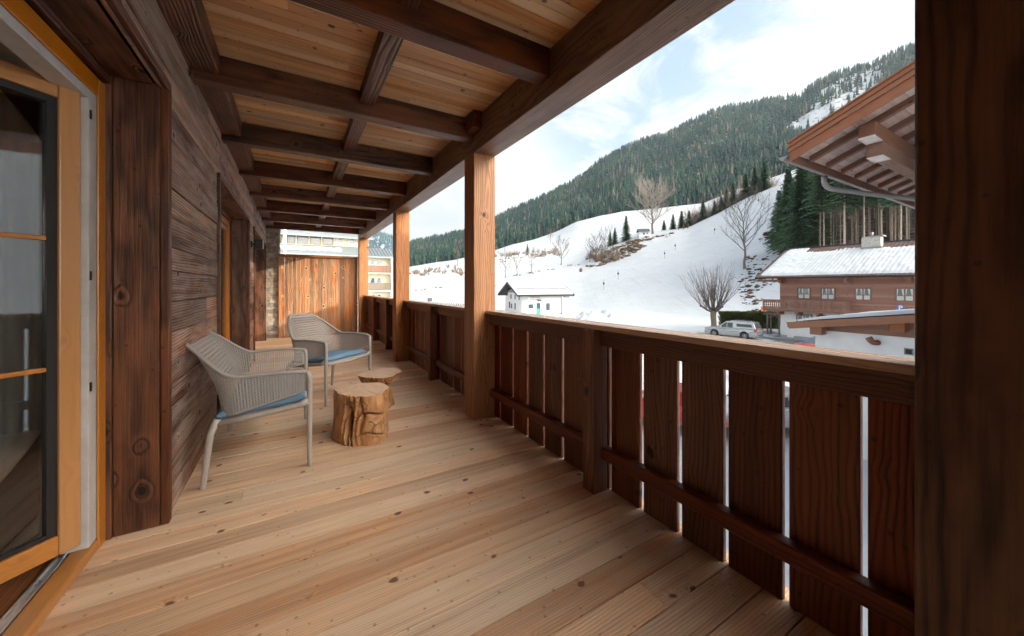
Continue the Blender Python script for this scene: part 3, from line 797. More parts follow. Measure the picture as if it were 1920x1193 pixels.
# ================================================================== TERRAIN
TH0 = YAW
def th_of(u): return YAW + math.degrees(math.atan((u - 960) / FPX))
def te_of(u, v): return (537 - v) / FPX * math.cos(math.atan((u - 960) / FPX))
class Layer:
    """a strip of hillside in polar coordinates about the village: columns by bearing, control points by distance"""
    def __init__(s, cols, n_th, n_r, amp=0.0, nscale=.01, seed=0, ridge=False):
        # cols: list of (theta, [(r, z), ...]); equal number of control points
        cols = sorted(cols, key=lambda c: c[0])
        th = np.array([c[0] for c in cols]); K = len(cols[0][1])
        s.th = np.linspace(th[0], th[-1], n_th); s.nr = n_r
        Rk = np.array([np.interp(s.th, th, [c[1][k][0] for c in cols]) for k in range(K)])
        Zk = np.array([np.interp(s.th, th, [c[1][k][1] for c in cols]) for k in range(K)])
        p = np.linspace(0, K - 1, n_r)
        def cr(P):
            out = []
            for q in p:
                i = min(int(q), K - 2); t = q - i; t = t if True else t
                a = P[max(i - 1, 0)]; b = P[i]; c = P[i + 1]; d = P[min(i + 2, K - 1)]
                m0 = (c - a) * .35; m1 = (d - b) * .35
                out.append((2*t**3-3*t**2+1)*b + (t**3-2*t**2+t)*m0 + (-2*t**3+3*t**2)*c + (t**3-t**2)*m1)
            return np.array(out)
        s.R = np.array([[np.interp(q, range(K), Rk[:, j]) for j in range(n_th)] for q in p]); s.Z = cr(Zk)
        s.X = s.R * np.sin(np.radians(s.th))[None, :]; s.Y = s.R * np.cos(np.radians(s.th))[None, :]
        if amp:
            fade = np.clip(p / (K - 1) * 6, 0, 1)
            for i in range(n_r):
                for j in range(n_th):
                    v = Vector((s.X[i, j] * nscale, s.Y[i, j] * nscale, seed))
                    n = mnoise.fractal(v, 1.0, 2.1, 5)
                    if ridge: n = .6 * n + .6 * (1 - 2 * abs(mnoise.noise(Vector((s.th[j] * .42, s.R[i, j] * .0006, seed)))))
                    s.Z[i, j] += n * amp * fade[i]
    def z(s, th, r):
        j = np.interp(th, s.th, np.arange(len(s.th))); j0 = int(j); j1 = min(j0 + 1, len(s.th) - 1); t = j - j0
        a = np.interp(r, s.R[:, j0], s.Z[:, j0]); b = np.interp(r, s.R[:, j1], s.Z[:, j1]); return a * (1 - t) + b * t
    def pt(s, th, r): return Vector((r * math.sin(R(th)), r * math.cos(R(th)), s.z(th, r)))
    def hit(s, u, v, rmax=None):
        """ground point seen at a pixel: nearest crossing along that bearing"""
        th = th_of(u); te = te_of(u, v); lo = s.R[0, 0] * .8; best = None
        r0 = np.interp(th, s.th, s.R[0]); r1 = np.interp(th, s.th, s.R[-1])
        rr = np.linspace(r0, r1, 400)
        best = None; bd = 1e9
        for r in rr:
            e = (s.z(th, r) - EYE) / r
            if e >= te: return s.pt(th, r)
            if te - e < bd: bd = te - e; best = r
        return s.pt(th, best)
    def mesh(s, name, mat, kind='structure', lift=0, sel=None):
        n_r, n_t = s.Z.shape; mb = MB()
        vs = [(s.X[i, j], s.Y[i, j], s.Z[i, j] + lift) for i in range(n_r) for j in range(n_t)]
        fs = [(i * n_t + j, (i + 1) * n_t + j, (i + 1) * n_t + j + 1, i * n_t + j + 1) for i in range(n_r - 1) for j in range(n_t - 1)
              if sel is None or sel(s.th[j], s.R[i, j])]
        mb.add(vs, fs, .5, 0, True)
        return tag(mb.obj(name, mat), kind=kind)
def C(u, *rv):
    th = th_of(u); return (th, [(r, EYE + te_of(u, v) * r if v is not None and not isinstance(v, str) else float(v)) for r, v in rv])
def colA(u, foot, mid, crest):
    th = th_of(u); k = lambda r, v: (r, EYE + te_of(u, v) * r)
    c = k(*crest); f = (foot, GZ - .25); f0 = (foot - 25, GZ - .6)
    return (th, [f0, f, k(*mid), c, (c[0] + 14, c[1] - 1.0), (c[0] + 90, c[1] - 22)])
LA = Layer([
    (-60, [(105, GZ - .6), (130, GZ - .25), (200, 1.5), (300, 5), (314, 4.5), (400, -8)]),
    colA(560, 130, (210, 532), (320, 519)), colA(766, 130, (220, 530), (330, 516)), colA(873, 120, (210, 518), (320, 497)),
    colA(925, 110, (200, 508), (310, 484)), colA(1000, 100, (190, 502), (300, 476)), colA(1090, 95, (170, 507), (262, 468)),
    colA(1117, 90, (160, 508), (245, 463)), colA(1150, 88, (155, 505), (235, 452)), colA(1200, 85, (150, 500), (230, 438)),
    colA(1290, 80, (145, 490), (225, 430)), colA(1350, 75, (140, 480), (225, 402)), colA(1400, 72, (130, 480), (225, 375)),
    colA(1450, 70, (120, 472), (225, 355)), colA(1500, 66, (115, 462), (225, 335)), colA(1600, 60, (110, 465), (220, 300)),
    colA(1760, 56, (105, 462), (220, 260)), (88, [(35, GZ - .6), (60, GZ - .2), (110, 14), (220, 96), (235, 98), (300, 90)]),
    (100, [(45, GZ - .6), (70, GZ - .2), (120, 14), (220, 84), (235, 85), (300, 80)]),  # unseen hill outside the frame, raised to shade the ski slope
    (108, [(55, GZ - .6), (80, GZ - .2), (130, 8), (230, 48), (245, 48), (310, 40)]), (117, [(75, GZ - .6), (100, GZ - .2), (150, GZ - .1), (230, GZ + .5), (245, GZ), (310, GZ - 1)]),
], 240, 60, amp=.45, nscale=.03, seed=2)
LA.mesh('ski_slope', M['snow'])
def colB(u, foot, crest):
    th = th_of(u); k = lambda r, v: (r, EYE + te_of(u, v) * r); c = k(*crest); f = k(*foot)
    return (th, [(f[0] - 60, f[1] - 12), f, ((f[0] + c[0]) / 2, (f[1] + c[1]) / 2 + 1.5), c, (c[0] + 30, c[1] - 3), (c[0] + 120, c[1] - 20)])
LB = Layer([colB(700, (330, 522), (520, 508)), colB(766, (330, 520), (520, 500)), colB(850, (330, 505), (520, 490)), colB(925, (320, 492), (520, 471)), colB(960, (320, 484), (520, 459)),
    colB(1000, (310, 478), (520, 450)), colB(1040, (300, 474), (520, 437)), colB(1080, (290, 470), (520, 418)), colB(1130, (280, 460), (520, 405)),
    colB(1170, (270, 450), (520, 397)), colB(1240, (260, 442), (520, 391)), colB(1320, (260, 430), (520, 384)), colB(1400, (260, 392), (520, 352)), colB(1500, (260, 350), (520, 318)), colB(1760, (260, 262), (520, 240))],
    140, 40, amp=1.4, nscale=.012, seed=5)
M['snowpatch'] = snowmat('patchy_snow', spots=.85, sscale=.22, thr=.66, soil=(.20, .15, .10))
LB.mesh('snow_field', M['snowpatch'])
Ctab = [(740, 476), (765, 464), (800, 459), (840, 449), (873, 441), (905, 431), (930, 416), (960, 402), (1010, 381), (1050, 360), (1090, 340), (1110, 322), (1150, 295), (1200, 273), (1250, 258), (1290, 239),
        (1330, 218), (1400, 206), (1450, 198), (1500, 190), (1530, 168), (1560, 153), (1600, 145), (1640, 128), (1700, 101), (1760, 78), (1850, 60)]
def colC(u, v):
    th = th_of(u); k = lambda r, vv: (r, EYE + te_of(u, vv) * r)
    vb = float(np.interp(u, [700, 850, 925, 1000, 1080, 1170, 1320, 1400, 1500, 1760], [512, 492, 474, 452, 421, 400, 388, 356, 322, 245])) + 4
    c = k(1350, v); return (th, [k(500, vb + 6), k(600, vb - (vb - v) * .14), k(850, vb - (vb - v) * .46), k(1120, vb - (vb - v) * .8), c, (1500, c[1] - 10), (1900, c[1] - 120)])
colsC = [colC(u, v) for u, v in Ctab]
def sc(cols, th, f):
    return (th, [(r, EYE + (z - EYE) * f) for r, z in cols])
lastc = colC(1850, 60)[1]
colsC += [sc(lastc, 92, 1.0), sc(lastc, 98, .8), sc(lastc, 104, .5), sc(lastc, 112, .22), sc(lastc, 122, .05)]
firstc = colC(740, 476)[1]
colsC += [sc(firstc, th_of(700), .8), sc(firstc, th_of(640), .5)]
LC = Layer(colsC, 260, 70, amp=9, nscale=.004, seed=8, ridge=True)
M['clearing'] = snowmat('clearing_snow', (.51, .545, .59), spots=1.0, sscale=.12, thr=.56, soil=(.07, .065, .05), bmp=.6)
M['mountain'] = snowmat('mountain_ground', (.51, .545, .59), spots=1.0, sscale=.05, thr=.36, soil=(.045, .055, .035), bmp=.6)
LC.mesh('forest_mountain', M['mountain'])
LD = Layer([(th_of(u), [(1500, 10), (2100, EYE + te_of(u, (v + 520) / 2) * 2100), (3000, EYE + te_of(u, v) * 3000), (3600, EYE + te_of(u, v) * 2400)]) for u, v in
    [(-400, 430), (200, 410), (480, 420), (560, 430), (620, 434), (680, 437), (708, 438), (740, 450), (790, 478), (860, 505)]], 90, 24, amp=24, nscale=.0025, seed=3)
M['farmountain'] = snowmat('far_mountain_ground', (.5, .55, .6), spots=1.0, sscale=.02, thr=.40, soil=(.05, .085, .12), bmp=.6)  # blue of distance haze is put into the ground colour
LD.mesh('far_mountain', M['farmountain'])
# valley floor, one sheet to the horizon
mb = MB(); rings = [2, 8, 20, 40, 70, 110, 200, 500, 1500, 3900]
def vf(a, b):
    i = b * (len(rings) - 1); r = rings[int(round(i))]; th = a * 2 * math.pi
    x, y = r * math.sin(th), r * math.cos(th)
    return (x, y, GZ + (.12 * mnoise.noise(Vector((x * .11, y * .11, 2))) if 8 < r < 120 else 0))
mb.grid(vf, 180, len(rings) - 1)
M['ground'] = snowmat('valley_snow', (.51, .545, .59), spots=.55, sscale=.9, thr=.70, soil=(.16, .13, .09), bmp=.5)
tag(mb.obj('snow_ground', M['ground']), kind='structure')
tag(MB().add([(-2, -2, GZ - .02), (2, -2, GZ - .02), (2, 2, GZ - .02), (-2, 2, GZ - .02)], [(0, 1, 2, 3)]).obj('yard', M['snow']), kind='structure')

# ---- distant woods, one mass each
def fol(name, cols, haze=0.0, rough=.9, dk=.5):
    m, g, p = newmat(name)
    rn = g.n('ShaderNodeAttribute', attribute_name='rnd').outputs['Fac']
    cr = g.n('ShaderNodeValToRGB'); g.put(cr.inputs[0], rn); el = cr.color_ramp.elements
    for i, (pos, c) in enumerate(cols):
        e = el[i] if i < 2 else el.new(pos)
        e.position = pos; e.color = c + (1,)
    n1 = g.noise(g.n('ShaderNodeTexCoord').outputs['Object'], .9, 3, .6)
    c = g.mix(g.mr(n1, .35, .65, .0, dk), cr.outputs[0], (.020, .035, .026))
    g.put(p.inputs['Base Color'], c); p.inputs['Roughness'].default_value = rough; p.inputs['Specular IOR Level'].default_value = .15
    return m
M['forest'] = fol('mixed_forest', [(0, (.014, .038, .042)), (.45, (.026, .062, .056)), (.86, (.050, .092, .064)), (.90, (.15, .125, .105)), (1.0, (.23, .19, .155))])
def template(seed, tiers, sides, narrow=1.0):
    q = random.Random(seed); v = []; f = []
    for k in range(tiers):
        z0 = .06 + k * .86 / tiers; z1 = min(1.0, z0 + 1.55 * .9 / tiers); r = .19 * narrow * (1 - (z0 - .06) * .95) * q.uniform(.85, 1.1)
        o = len(v); v.append((q.uniform(-.01, .01), q.uniform(-.01, .01), z1)); a0 = q.uniform(0, 6)
        for s_ in range(sides * 2):
            a = a0 + s_ * math.pi / sides; rr = r * (1.0 if s_ % 2 == 0 else .55) * q.uniform(.75, 1.2)
            v.append((rr * math.cos(a), rr * math.sin(a), z0 + (.0 if s_ % 2 == 0 else .03) + q.uniform(-.01, .01)))
        for s_ in range(sides * 2): f.append((o, o + 1 + s_, o + 1 + (s_ + 1) % (sides * 2)))
    return np.array(v), np.array(f)
def forest(name, pts, hts, temps, mat, label, cat, rnds):
    V = []; F = []; RR = []; off = 0
    for i, (p, h) in enumerate(zip(pts, hts)):
        tv, tf = temps[i % len(temps)]; a = random.uniform(0, 6.28); c, s_ = math.cos(a), math.sin(a)
        w = h * random.uniform(.8, 1.2)
        if rnds[i] > .88: w *= .75
        x = (tv[:, 0] * c - tv[:, 1] * s_) * w + p[0]; y = (tv[:, 0] * s_ + tv[:, 1] * c) * w + p[1]; z = tv[:, 2] * h + p[2] - .04 * h
        V.append(np.stack([x, y, z], 1)); F.append(tf + off); off += len(tv); RR.append(np.full(len(tf), rnds[i]))
    V = np.concatenate(V).astype(np.float32); F = np.concatenate(F).astype(np.int32); RR = np.concatenate(RR).astype(np.float32)
    me = bpy.data.meshes.new(name); me.vertices.add(len(V)); me.vertices.foreach_set('co', V.ravel())
    me.loops.add(F.size); me.loops.foreach_set('vertex_index', F.ravel()); me.polygons.add(len(F))
    me.polygons.foreach_set('loop_start', np.arange(0, F.size, 3, dtype=np.int32)); me.update(calc_edges=True)
    me.attributes.new('rnd', 'FLOAT', 'FACE').data.foreach_set('value', RR)
    me.materials.append(mat); me.update(); o = bpy.data.objects.new(name, me); COL.objects.link(o)
    return tag(o, label, cat, kind='stuff')
T4 = [template(k, 5, 4) for k in range(6)]; T3 = [template(k + 20, 3, 3) for k in range(4)]
rs = random.Random(4)
def inpoly(x, y, P):
    c = False
    for i in range(len(P)):
        x0, y0 = P[i]; x1, y1 = P[i - 1]
        if (y0 > y) != (y1 > y) and x < (x1 - x0) * (y - y0) / (y1 - y0) + x0: c = not c
    return c
CLEAR = [(1468, 246), (1500, 222), (1545, 200), (1620, 164), (1760, 122), (1760, 170), (1640, 215), (1560, 255), (1490, 256)]
CLEAR2 = [(1515, 205), (1540, 172), (1570, 152), (1660, 120), (1650, 150), (1590, 178), (1530, 216)]
def incl(th, r):
    u, v, _ = pix(LC.pt(th, r)); return 1460 < u < 1800 and (inpoly(u, v, CLEAR) or inpoly(u, v, CLEAR2))
LC.mesh('mountain_clearing', M['clearing'], lift=1.2, sel=incl)
pts = []; hts = []; rn_ = []
def larchiness(p): return mnoise.noise(Vector((p[0] * .012, p[1] * .012, 7)))
tA, tB = th_of(742), th_of(1740)
while len(pts) < 15500:
    th = rs.uniform(tA, tB); r = math.sqrt(rs.uniform(505 ** 2, 1420 ** 2))
    p = LC.pt(th, r); u, v, _ = pix(p)
    if inpoly(u, v, CLEAR) and rs.random() < .93: continue
    if inpoly(u, v, CLEAR2) and rs.random() < .72: continue
    g_ = mnoise.noise(Vector((p.x * .006, p.y * .006, 3)))
    if g_ > .50 and rs.random() < .7: continue
    if abs(u - 1330) < 9 and abs(v - 270) < 4: continue
    larch = rs.random() < max(.03, .07 + .55 * larchiness(p))
    pts.append(p); hts.append(rs.uniform(11, 28) * (1.0 if r < 900 else .95)); cn = mnoise.noise(Vector((p.x * .011, p.y * .011, 11))); hts[-1] *= 1 + .35 * mnoise.noise(Vector((p.x * .02, p.y * .02, 5)))
    rn_.append(rs.uniform(.89, 1) if larch else min(.86, max(0, .38 + .85 * cn + rs.uniform(-.3, .3))))
forest('conifer_forest', pts, hts, T3, M['forest'], 'dense dark conifer forest with scattered bare larches covering the mountainside', 'forest', rn_)
# denser front edge of that forest, larger trees
pts = []; hts = []; rn_ = []
for k in range(2100):
    th = rs.uniform(th_of(744), tB); r = rs.uniform(498, 640); p = LC.pt(th, r)
    pts.append(p); hts.append(rs.uniform(17, 30)); rn_.append(rs.uniform(.89, 1) if rs.random() < .10 else rs.uniform(0, .86))
forest('forest_edge', pts, hts, T4, M['forest'], 'taller conifers along the lower edge of the mountain forest', 'forest', rn_)
pts = []
while len(pts) < 1500:
    th = rs.uniform(th_of(1770), 111); r = rs.uniform(112, 245); pts.append(LA.pt(th, r))
forest('hillside_wood', pts, [rs.uniform(14, 24) for _ in pts], T4, M['forest'], 'conifer wood on the hillside right of the chalet', 'forest', [rs.uniform(0, .86) for _ in pts])
M['farforest'] = fol('haze_tinted_needles', [(0, (.045, .09, .12)), (1.0, (.07, .13, .16))])  # needle colour tinted blue to stand for distance haze
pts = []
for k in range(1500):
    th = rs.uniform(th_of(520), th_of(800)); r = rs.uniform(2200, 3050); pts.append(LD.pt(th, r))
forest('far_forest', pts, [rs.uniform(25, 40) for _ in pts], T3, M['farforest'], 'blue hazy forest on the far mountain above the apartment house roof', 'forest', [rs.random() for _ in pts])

# ---- individual spruces
def spray_crown(q, H, z0, rmax, levels, per, droop=.35, leaf=.55):
    """boughs of many small needle faces"""
    V = []; F = []; RR = []
    for l in range(levels):
        t = l / (levels - 1); z = z0 + (H - z0) * t ** .92
        rl = rmax * (1 - t) ** .8 * q.uniform(.8, 1.1) + .15
        n = max(4, int(per * (1 - t * .55)))
        for k in range(n):
            a = q.uniform(0, 2 * math.pi); L = rl * q.uniform(.6, 1.12); steps = max(2, int(L / .42)); sh = q.random()
            for s_ in range(steps + 1):
                f = s_ / steps; r = L * f
                zz = z + .10 * L * f - droop * L * f * f
                w = leaf * (1.15 - .65 * f) * q.uniform(.7, 1.2)
                ca, sa = math.cos(a), math.sin(a)
                c = Vector((ca * r, sa * r, zz)); side = Vector((-sa, ca, 0)); o = len(V)
                dr = q.uniform(.25, .6) * w
                V += [c + side * w * .75 + Vector((ca * .1, sa * .1, -dr)), c + Vector((ca * w, sa * w, -.1 * w)), c - side * w * .75 + Vector((ca * .1, sa * .1, -dr)), c - Vector((ca * w * .5, sa * w * .5, -.05))]
                F += [(o, o + 1, o + 3), (o + 1, o + 2, o + 3)]; rr = min(.85, max(0, sh * .6 + q.uniform(0, .25))); RR += [rr, rr]
    return V, F, RR
M['spruce'] = fol('spruce_needles', [(0, (.075, .145, .09)), (.5, (.12, .20, .11)), (1.0, (.18, .26, .13))], dk=.25)
def spruce(name, H, z0, rmax, levels, per, seed, leaf=.55, barkm='bark', twigs=False, tr=.17):
    q = random.Random(seed)
    t = thing(name, (0, 0, 0), 'spruce', 'tree')
    m = MB(); m.tube([(0, 0, -1.5), (0, 0, 0), (q.uniform(-.15, .15), q.uniform(-.15, .15), H * .5), (0, 0, H * .97)], [tr * 1.25, tr, tr * .65, .03], 8)
    if twigs:
        for k in range(90):
            z = q.uniform(1.0, z0 + 2); a = q.uniform(0, 6.28); L = q.uniform(.4, 1.6)
            m.tube([(0, 0, z), (math.cos(a) * L, math.sin(a) * L, z - .12 * L)], [.022, .008], 3, caps=False)
    m.obj('trunk', M[barkm], t, world=False)
    V, F, RR = spray_crown(q, H, z0, rmax, levels, per, leaf=leaf)
    c = MB(); c.v = [tuple(v) for v in V]; c.f = F; c.r = RR; c.mi = [0] * len(F); c.sm = [False] * len(F)
    c.obj('crown', M['spruce'], t, world=False, fix=False)
    return t
FULL = [spruce('spruce_tree', 22, .6, 5.2, 44, 20, 40 + k, leaf=.78) for k in range(2)]
TALL = [spruce('spruce_tree', 27, 10.5 + 1.4 * k, 3.0, 30, 14, 50 + k, leaf=.62, barkm=('bark', 'barkpale', 'bark', 'barkpale')[k], twigs=True, tr=(.14, .19, .12, .15)[k]) for k in range(4)]
used = set()
def plant(proto, p, rz, label, group, s):
    if not hasattr(s, '__len__'): s = (s, s, s)
    if id(proto) not in used:
        used.add(id(proto)); proto.location = p; proto.rotation_euler = (0, 0, rz); proto.scale = s; proto['label'] = label
        if group: proto['group'] = group
        return proto
    return dup(proto, p, rz, label, group, s)
# wood of tall pale trunks above the chalet: full crowns at its left edge
q = random.Random(9)
GR = 'tall spruces of the wood above the chalet'
for k, (u, r, s) in enumerate([(1478, 118, .95), (1500, 112, 1.0), (1461, 126, .72), (1512, 124, 1.05), (1527, 112, .9)]):
    p = LA.pt(th_of(u), r)
    plant(FULL[k % 2], p, k * 1.3, ['spruce green to the ground at the left edge of the wood, set back', 'dense spruce branched to the ground just under the gutter end of the brown roof',
          'smallest and leftmost spruce of the wood, snow slope on its left', 'dark spruce behind the others at the left edge of the wood', 'green spruce standing where the bare pale trunks begin'][k], 'leafy spruces at the edge of the wood', s)
LABT = 'slender spruce trunk deep in the shade of the wood behind the front trunks'
k = 0
for row, (r0, n) in enumerate([(104, 17), (113, 17), (124, 18), (138, 18), (152, 16)]):
    for i in range(n):
        u = 1532 + (1735 - 1532) * (i + q.uniform(.1, .9)) / n; r = r0 + q.uniform(-4, 4)
        p = LA.pt(th_of(u), r)
        od = ['leftmost', 'second', 'third', 'fourth', 'fifth', 'sixth', 'seventh', 'eighth', 'ninth', 'tenth', 'eleventh', 'twelfth', 'thirteenth', 'fourteenth', 'fifteenth', 'sixteenth', 'seventeenth'][min(i, 16)] + (' from the left' if i else '')
        lb_ = ('tall bare trunked spruce in the front row of the wood, ' + od) if row == 0 else ('bare trunked spruce just behind the front row, ' + od) if row == 1 else LABT
        plant(TALL[(k * 7 + k // 3) % 4], p, q.uniform(0, 6.28), lb_, GR if row < 2 else 'slender trunks deep in the wood', q.uniform(.9, 1.08)); k += 1
LA.mesh('forest_floor', plain('needle_litter', (.075, .055, .038), .95, var=.5, scale=.6, bmp=.5), lift=.12, sel=lambda th, r: th > th_of(1462) + (118 - min(r, 118)) * .12 and r > 98 and r < 240)

# spruces along the brow of the ski slope
for k, (u, v, s) in enumerate([(1245, 431, .55), (1262, 430, .75), (1278, 428, .85), (1292, 427, .80), (1318, 420, .95), (1340, 409, .72), (1352, 404, .78), (1362, 400, .95), (1375, 394, 1.0), (1398, 383, 1.1), (1415, 374, 1.15), (1433, 366, 1.2)]):
    p = LA.pt(th_of(u), float(np.interp(th_of(u), LA.th, LA.R[30])) if False else 232)
    p.z -= 2.0
    plant(FULL[k % 2], p, k, ['short spruce beside the big bare tree on the brow of the ski slope', 'second spruce right of the big bare tree on the brow', 'middle spruce of the close row on the brow', 'fourth spruce of the close row on the brow',
          'single pointed spruce standing apart on the brow of the ski slope', 'low spruce on the steep part of the brow', 'spruce left of a pair on the steep brow', 'spruce on the steep brow with brown bushes at its foot', 'spruce above the bend of the ski slope brow',
          'tall spruce on the upper brow of the ski slope', 'tall spruce second from the wood on the upper brow', 'tallest spruce on the upper brow, nearest the wood'][k], 'spruces along the brow of the ski slope', (s * .74, s * .74, s * .66))
for k, (u, v, s) in enumerate([(1174, 452, .62), (1144, 462, .38), (1153, 459, .42), (989, 474, .36)]):
    p = LA.hit(u, v)
    plant(FULL[k % 2], p, k, ['broad spruce left of the little white chapel', 'small spruce among bare bushes on the bank', 'slightly taller small spruce on the bank left of the chapel', 'lone little spruce among the bare bushes at the foot of the forest'][k], None, s)

# ---- bare broadleaved trees
def bare(name, H, tr, seed, label='', barkm='twig', thin=.02, first=.18, wide=.42, rnd=.5, limbs=17, dens=1.0, ang=.75):
    """leader with ascending limbs, each limb dividing into branches and twigs"""
    q = random.Random(seed); t = thing(name, (0, 0, 0), label, 'tree'); mt = MB(); mc = MB()
    lead = [Vector((0, 0, -.6)), Vector((0, 0, 0))]; p = Vector((0, 0, 0)); n = 9
    for i in range(n): p = p + Vector((q.uniform(-.02, .02) * H, q.uniform(-.02, .02) * H, H * .9 / n)); lead.append(p.copy())
    rad = [tr * 1.5, tr * 1.2] + [max(thin, tr * (1 - .93 * (i + 1) / n)) for i in range(n)]
    mt.tube(lead[:6], rad[:6], 9); mt.obj('trunk', M['bark'], t, world=False); mc.tube(lead[5:], rad[5:], 6, caps=False)
    def crook(p, d, L, r, n, up):
        P = [p]; Rr = [r]
        for i in range(n):
            d = (d + Vector((q.uniform(-1, 1), q.uniform(-1, 1), q.uniform(-1, 1))) * .16 + Vector((0, 0, up))).normalized(); p = p + d * L / n; P.append(p); Rr.append(max(thin * .6, r * (1 - .8 * (i + 1) / n)))
        return P, Rr, d
    for k in range(limbs):
        f = first + (.86 - first) * (k + q.random()) / limbs; z = H * f; i = min(n - 1, int(f / .9 * n)) + 1; o = lead[i].lerp(lead[min(i + 1, n + 1)], .5); o.z = z
        a = k * 2.4 + q.uniform(-.4, .4); prof = math.sin(math.pi * min(1, max(.06, (f - first + .22) / (1.08 - first + .22)))) ** .6
        L = H * wide * prof * q.uniform(.85, 1.15); d = Vector((math.cos(a), math.sin(a), ang + .5 * f)).normalized()
        P, Rr, _ = crook(o, d, L, max(thin, tr * .42 * (1 - f * .6)), 5, .09); mc.tube(P, Rr, 5, caps=False)
        for j in range(int(7 * dens)):
            g0 = q.uniform(.25, 1.0); ii = min(4, int(g0 * 5)); a0 = P[ii].lerp(P[ii + 1], g0 * 5 - ii); dd = ((P[ii + 1] - P[ii]).normalized() + Vector((q.uniform(-1, 1), q.uniform(-1, 1), q.uniform(-.4, .9))) * .75).normalized()
            P2, R2, _ = crook(a0, dd, L * q.uniform(.28, .5), max(thin, Rr[ii] * .5), 4, .08); mc.tube(P2, R2, 3, caps=False)
            for w in range(int(5 * dens)):
                ii2 = q.randint(0, 3); d3 = ((P2[ii2 + 1] - P2[ii2]).normalized() + Vector((q.uniform(-1, 1), q.uniform(-1, 1), q.uniform(-.3, .8))) * .7).normalized()
                mc.tube([P2[ii2 + 1], P2[ii2 + 1] + d3 * L * q.uniform(.08, .2)], [thin * .7, thin * .4], 3, caps=False)
    mc.obj('branches', M[barkm], t, world=False, fix=False)
    return t
M['twigdark'] = plain('dark_twig', (.13, .105, .095), .95, var=.25, scale=3)
M['twigpale'] = plain('pale_twig', (.27, .235, .21), .95, var=.2, scale=2)
# big tree on the brow
t = bare('bare_tree', 26, .6, 3, 'largest round crowned bare tree, on the brow of the ski slope left of the spruces', 'twigpale', .055, .18, .50, ang=.42, limbs=30, dens=1.7)
t.location = LA.pt(th_of(1224), 215); t.location.z -= .5
# tree on the bank above the pollard
t = bare('bare_tree', 18, .34, 12, 'bare tree with dark forked trunk on the stony bank above the chalet roof', 'twigdark', .026, .2, .50, limbs=19, dens=1.2, ang=.9)
t.location = LA.hit(1396, 505)
# small ones near the middle of the fields
SMALL = bare('bare_tree', 11, .22, 21, '', 'twigdark', .045, .2, .55, limbs=13, dens=.9)
SM2 = bare('bare_tree', 11, .2, 33, '', 'twigdark', .045, .22, .5, limbs=12, dens=.8, ang=1.0)
lab = {0: 'bare tree, left of the pair above the white ski hut', 1: 'bare tree, right of the pair above the white ski hut', 2: 'bare tree standing alone on the snow field right of the pair',
       3: 'bare tree at the lower left end of the brown bank', 4: 'second bare tree along the brown bank', 5: 'taller bare tree in front of the little spruces on the bank', 6: 'slim bare tree on the snow field left of the lone tree',
       7: 'bare tree beside the farther hedge line under the forest', 8: 'bare bushy tree left of the nearer full post on the far field edge'}
for k, (u, v, px_h, pr) in enumerate([(948, 521, 40, 0), (970, 516, 32, 1), (1052, 498, 42, 0), (1106, 492, 34, 1), (1119, 488, 40, 0), (1137, 486, 46, 1), (997, 512, 36, 1), (1032, 455, 22, 0), (858, 499, 34, 1)]):
    p = LA.hit(u, v) if k != 7 else LB.hit(u, v); d = pix(p)[2]; s = px_h / FPX * d / 11
    pro = (SMALL, SM2)[pr]; plant(pro, p, k * 1.7, lab[k], None, s)
    if k == 6: bpy.context.view_layer.update()
# pollarded lime by the road
def pollard(loc):
    q = random.Random(77); t = thing('pollarded_tree', loc, 'pollarded bare tree with stout trunk and upright shoots beside the silver pickup', 'tree')
    m = MB(); m.tube([(0, 0, -.3), (0, 0, 0), (.05, 0, 1.2), (-.03, .04, 2.2), (0, 0, 2.75)], [.46, .36, .30, .31, .34], 12); m.obj('trunk', M['bark'], t, world=False)
    c = MB()
    heads = []
    for k in range(9):
        a = k * .7 + q.uniform(-.2, .2); e = q.uniform(.25, 1.2) if k else 1.5; L = q.uniform(.9, 2.1)
        p0 = Vector((0, 0, 2.6)); d = Vector((math.cos(a) * math.cos(e), math.sin(a) * math.cos(e), math.sin(e)))
        p1 = p0 + d * L * .5; p2 = p0 + d * L + Vector((0, 0, .25))
        c.tube([p0, p1, p2], [.17, .13, .11], 7); c.blob(p2, .16, k, .4, 8)
        heads.append((p2, d)); heads.append((p1 + Vector((0, 0, .08)), d))
    for (h, d) in heads:
        for j in range(7):
            a = q.uniform(0, 6.28); dd = (d * .8 + Vector((math.cos(a), math.sin(a), 0)) * .35 + Vector((0, 0, q.uniform(.55, 1.1)))).normalized(); L = q.uniform(2.6, 5.2)
            pts_ = [h]; p = h.copy()
            for i in range(5): dd = (dd + Vector((q.uniform(-1, 1), q.uniform(-1, 1), .8)) * .07).normalized(); p = p + dd * L / 5; pts_.append(p.copy())
            c.tube(pts_, [.028, .024, .020, .016, .012, .008], 3, caps=False)
            for w in range(3):
                i = q.randint(1, 4); a2 = q.uniform(0, 6.28); d2 = (dd + Vector((math.cos(a2), math.sin(a2), .2)) * .5).normalized(); c.tube([pts_[i], pts_[i] + d2 * q.uniform(.5, 1.4)], [.012, .006], 3, caps=False)
    c.obj('branches', M['twigdark'], t, world=False, fix=False)
pollard(on_ground(1338, 626))

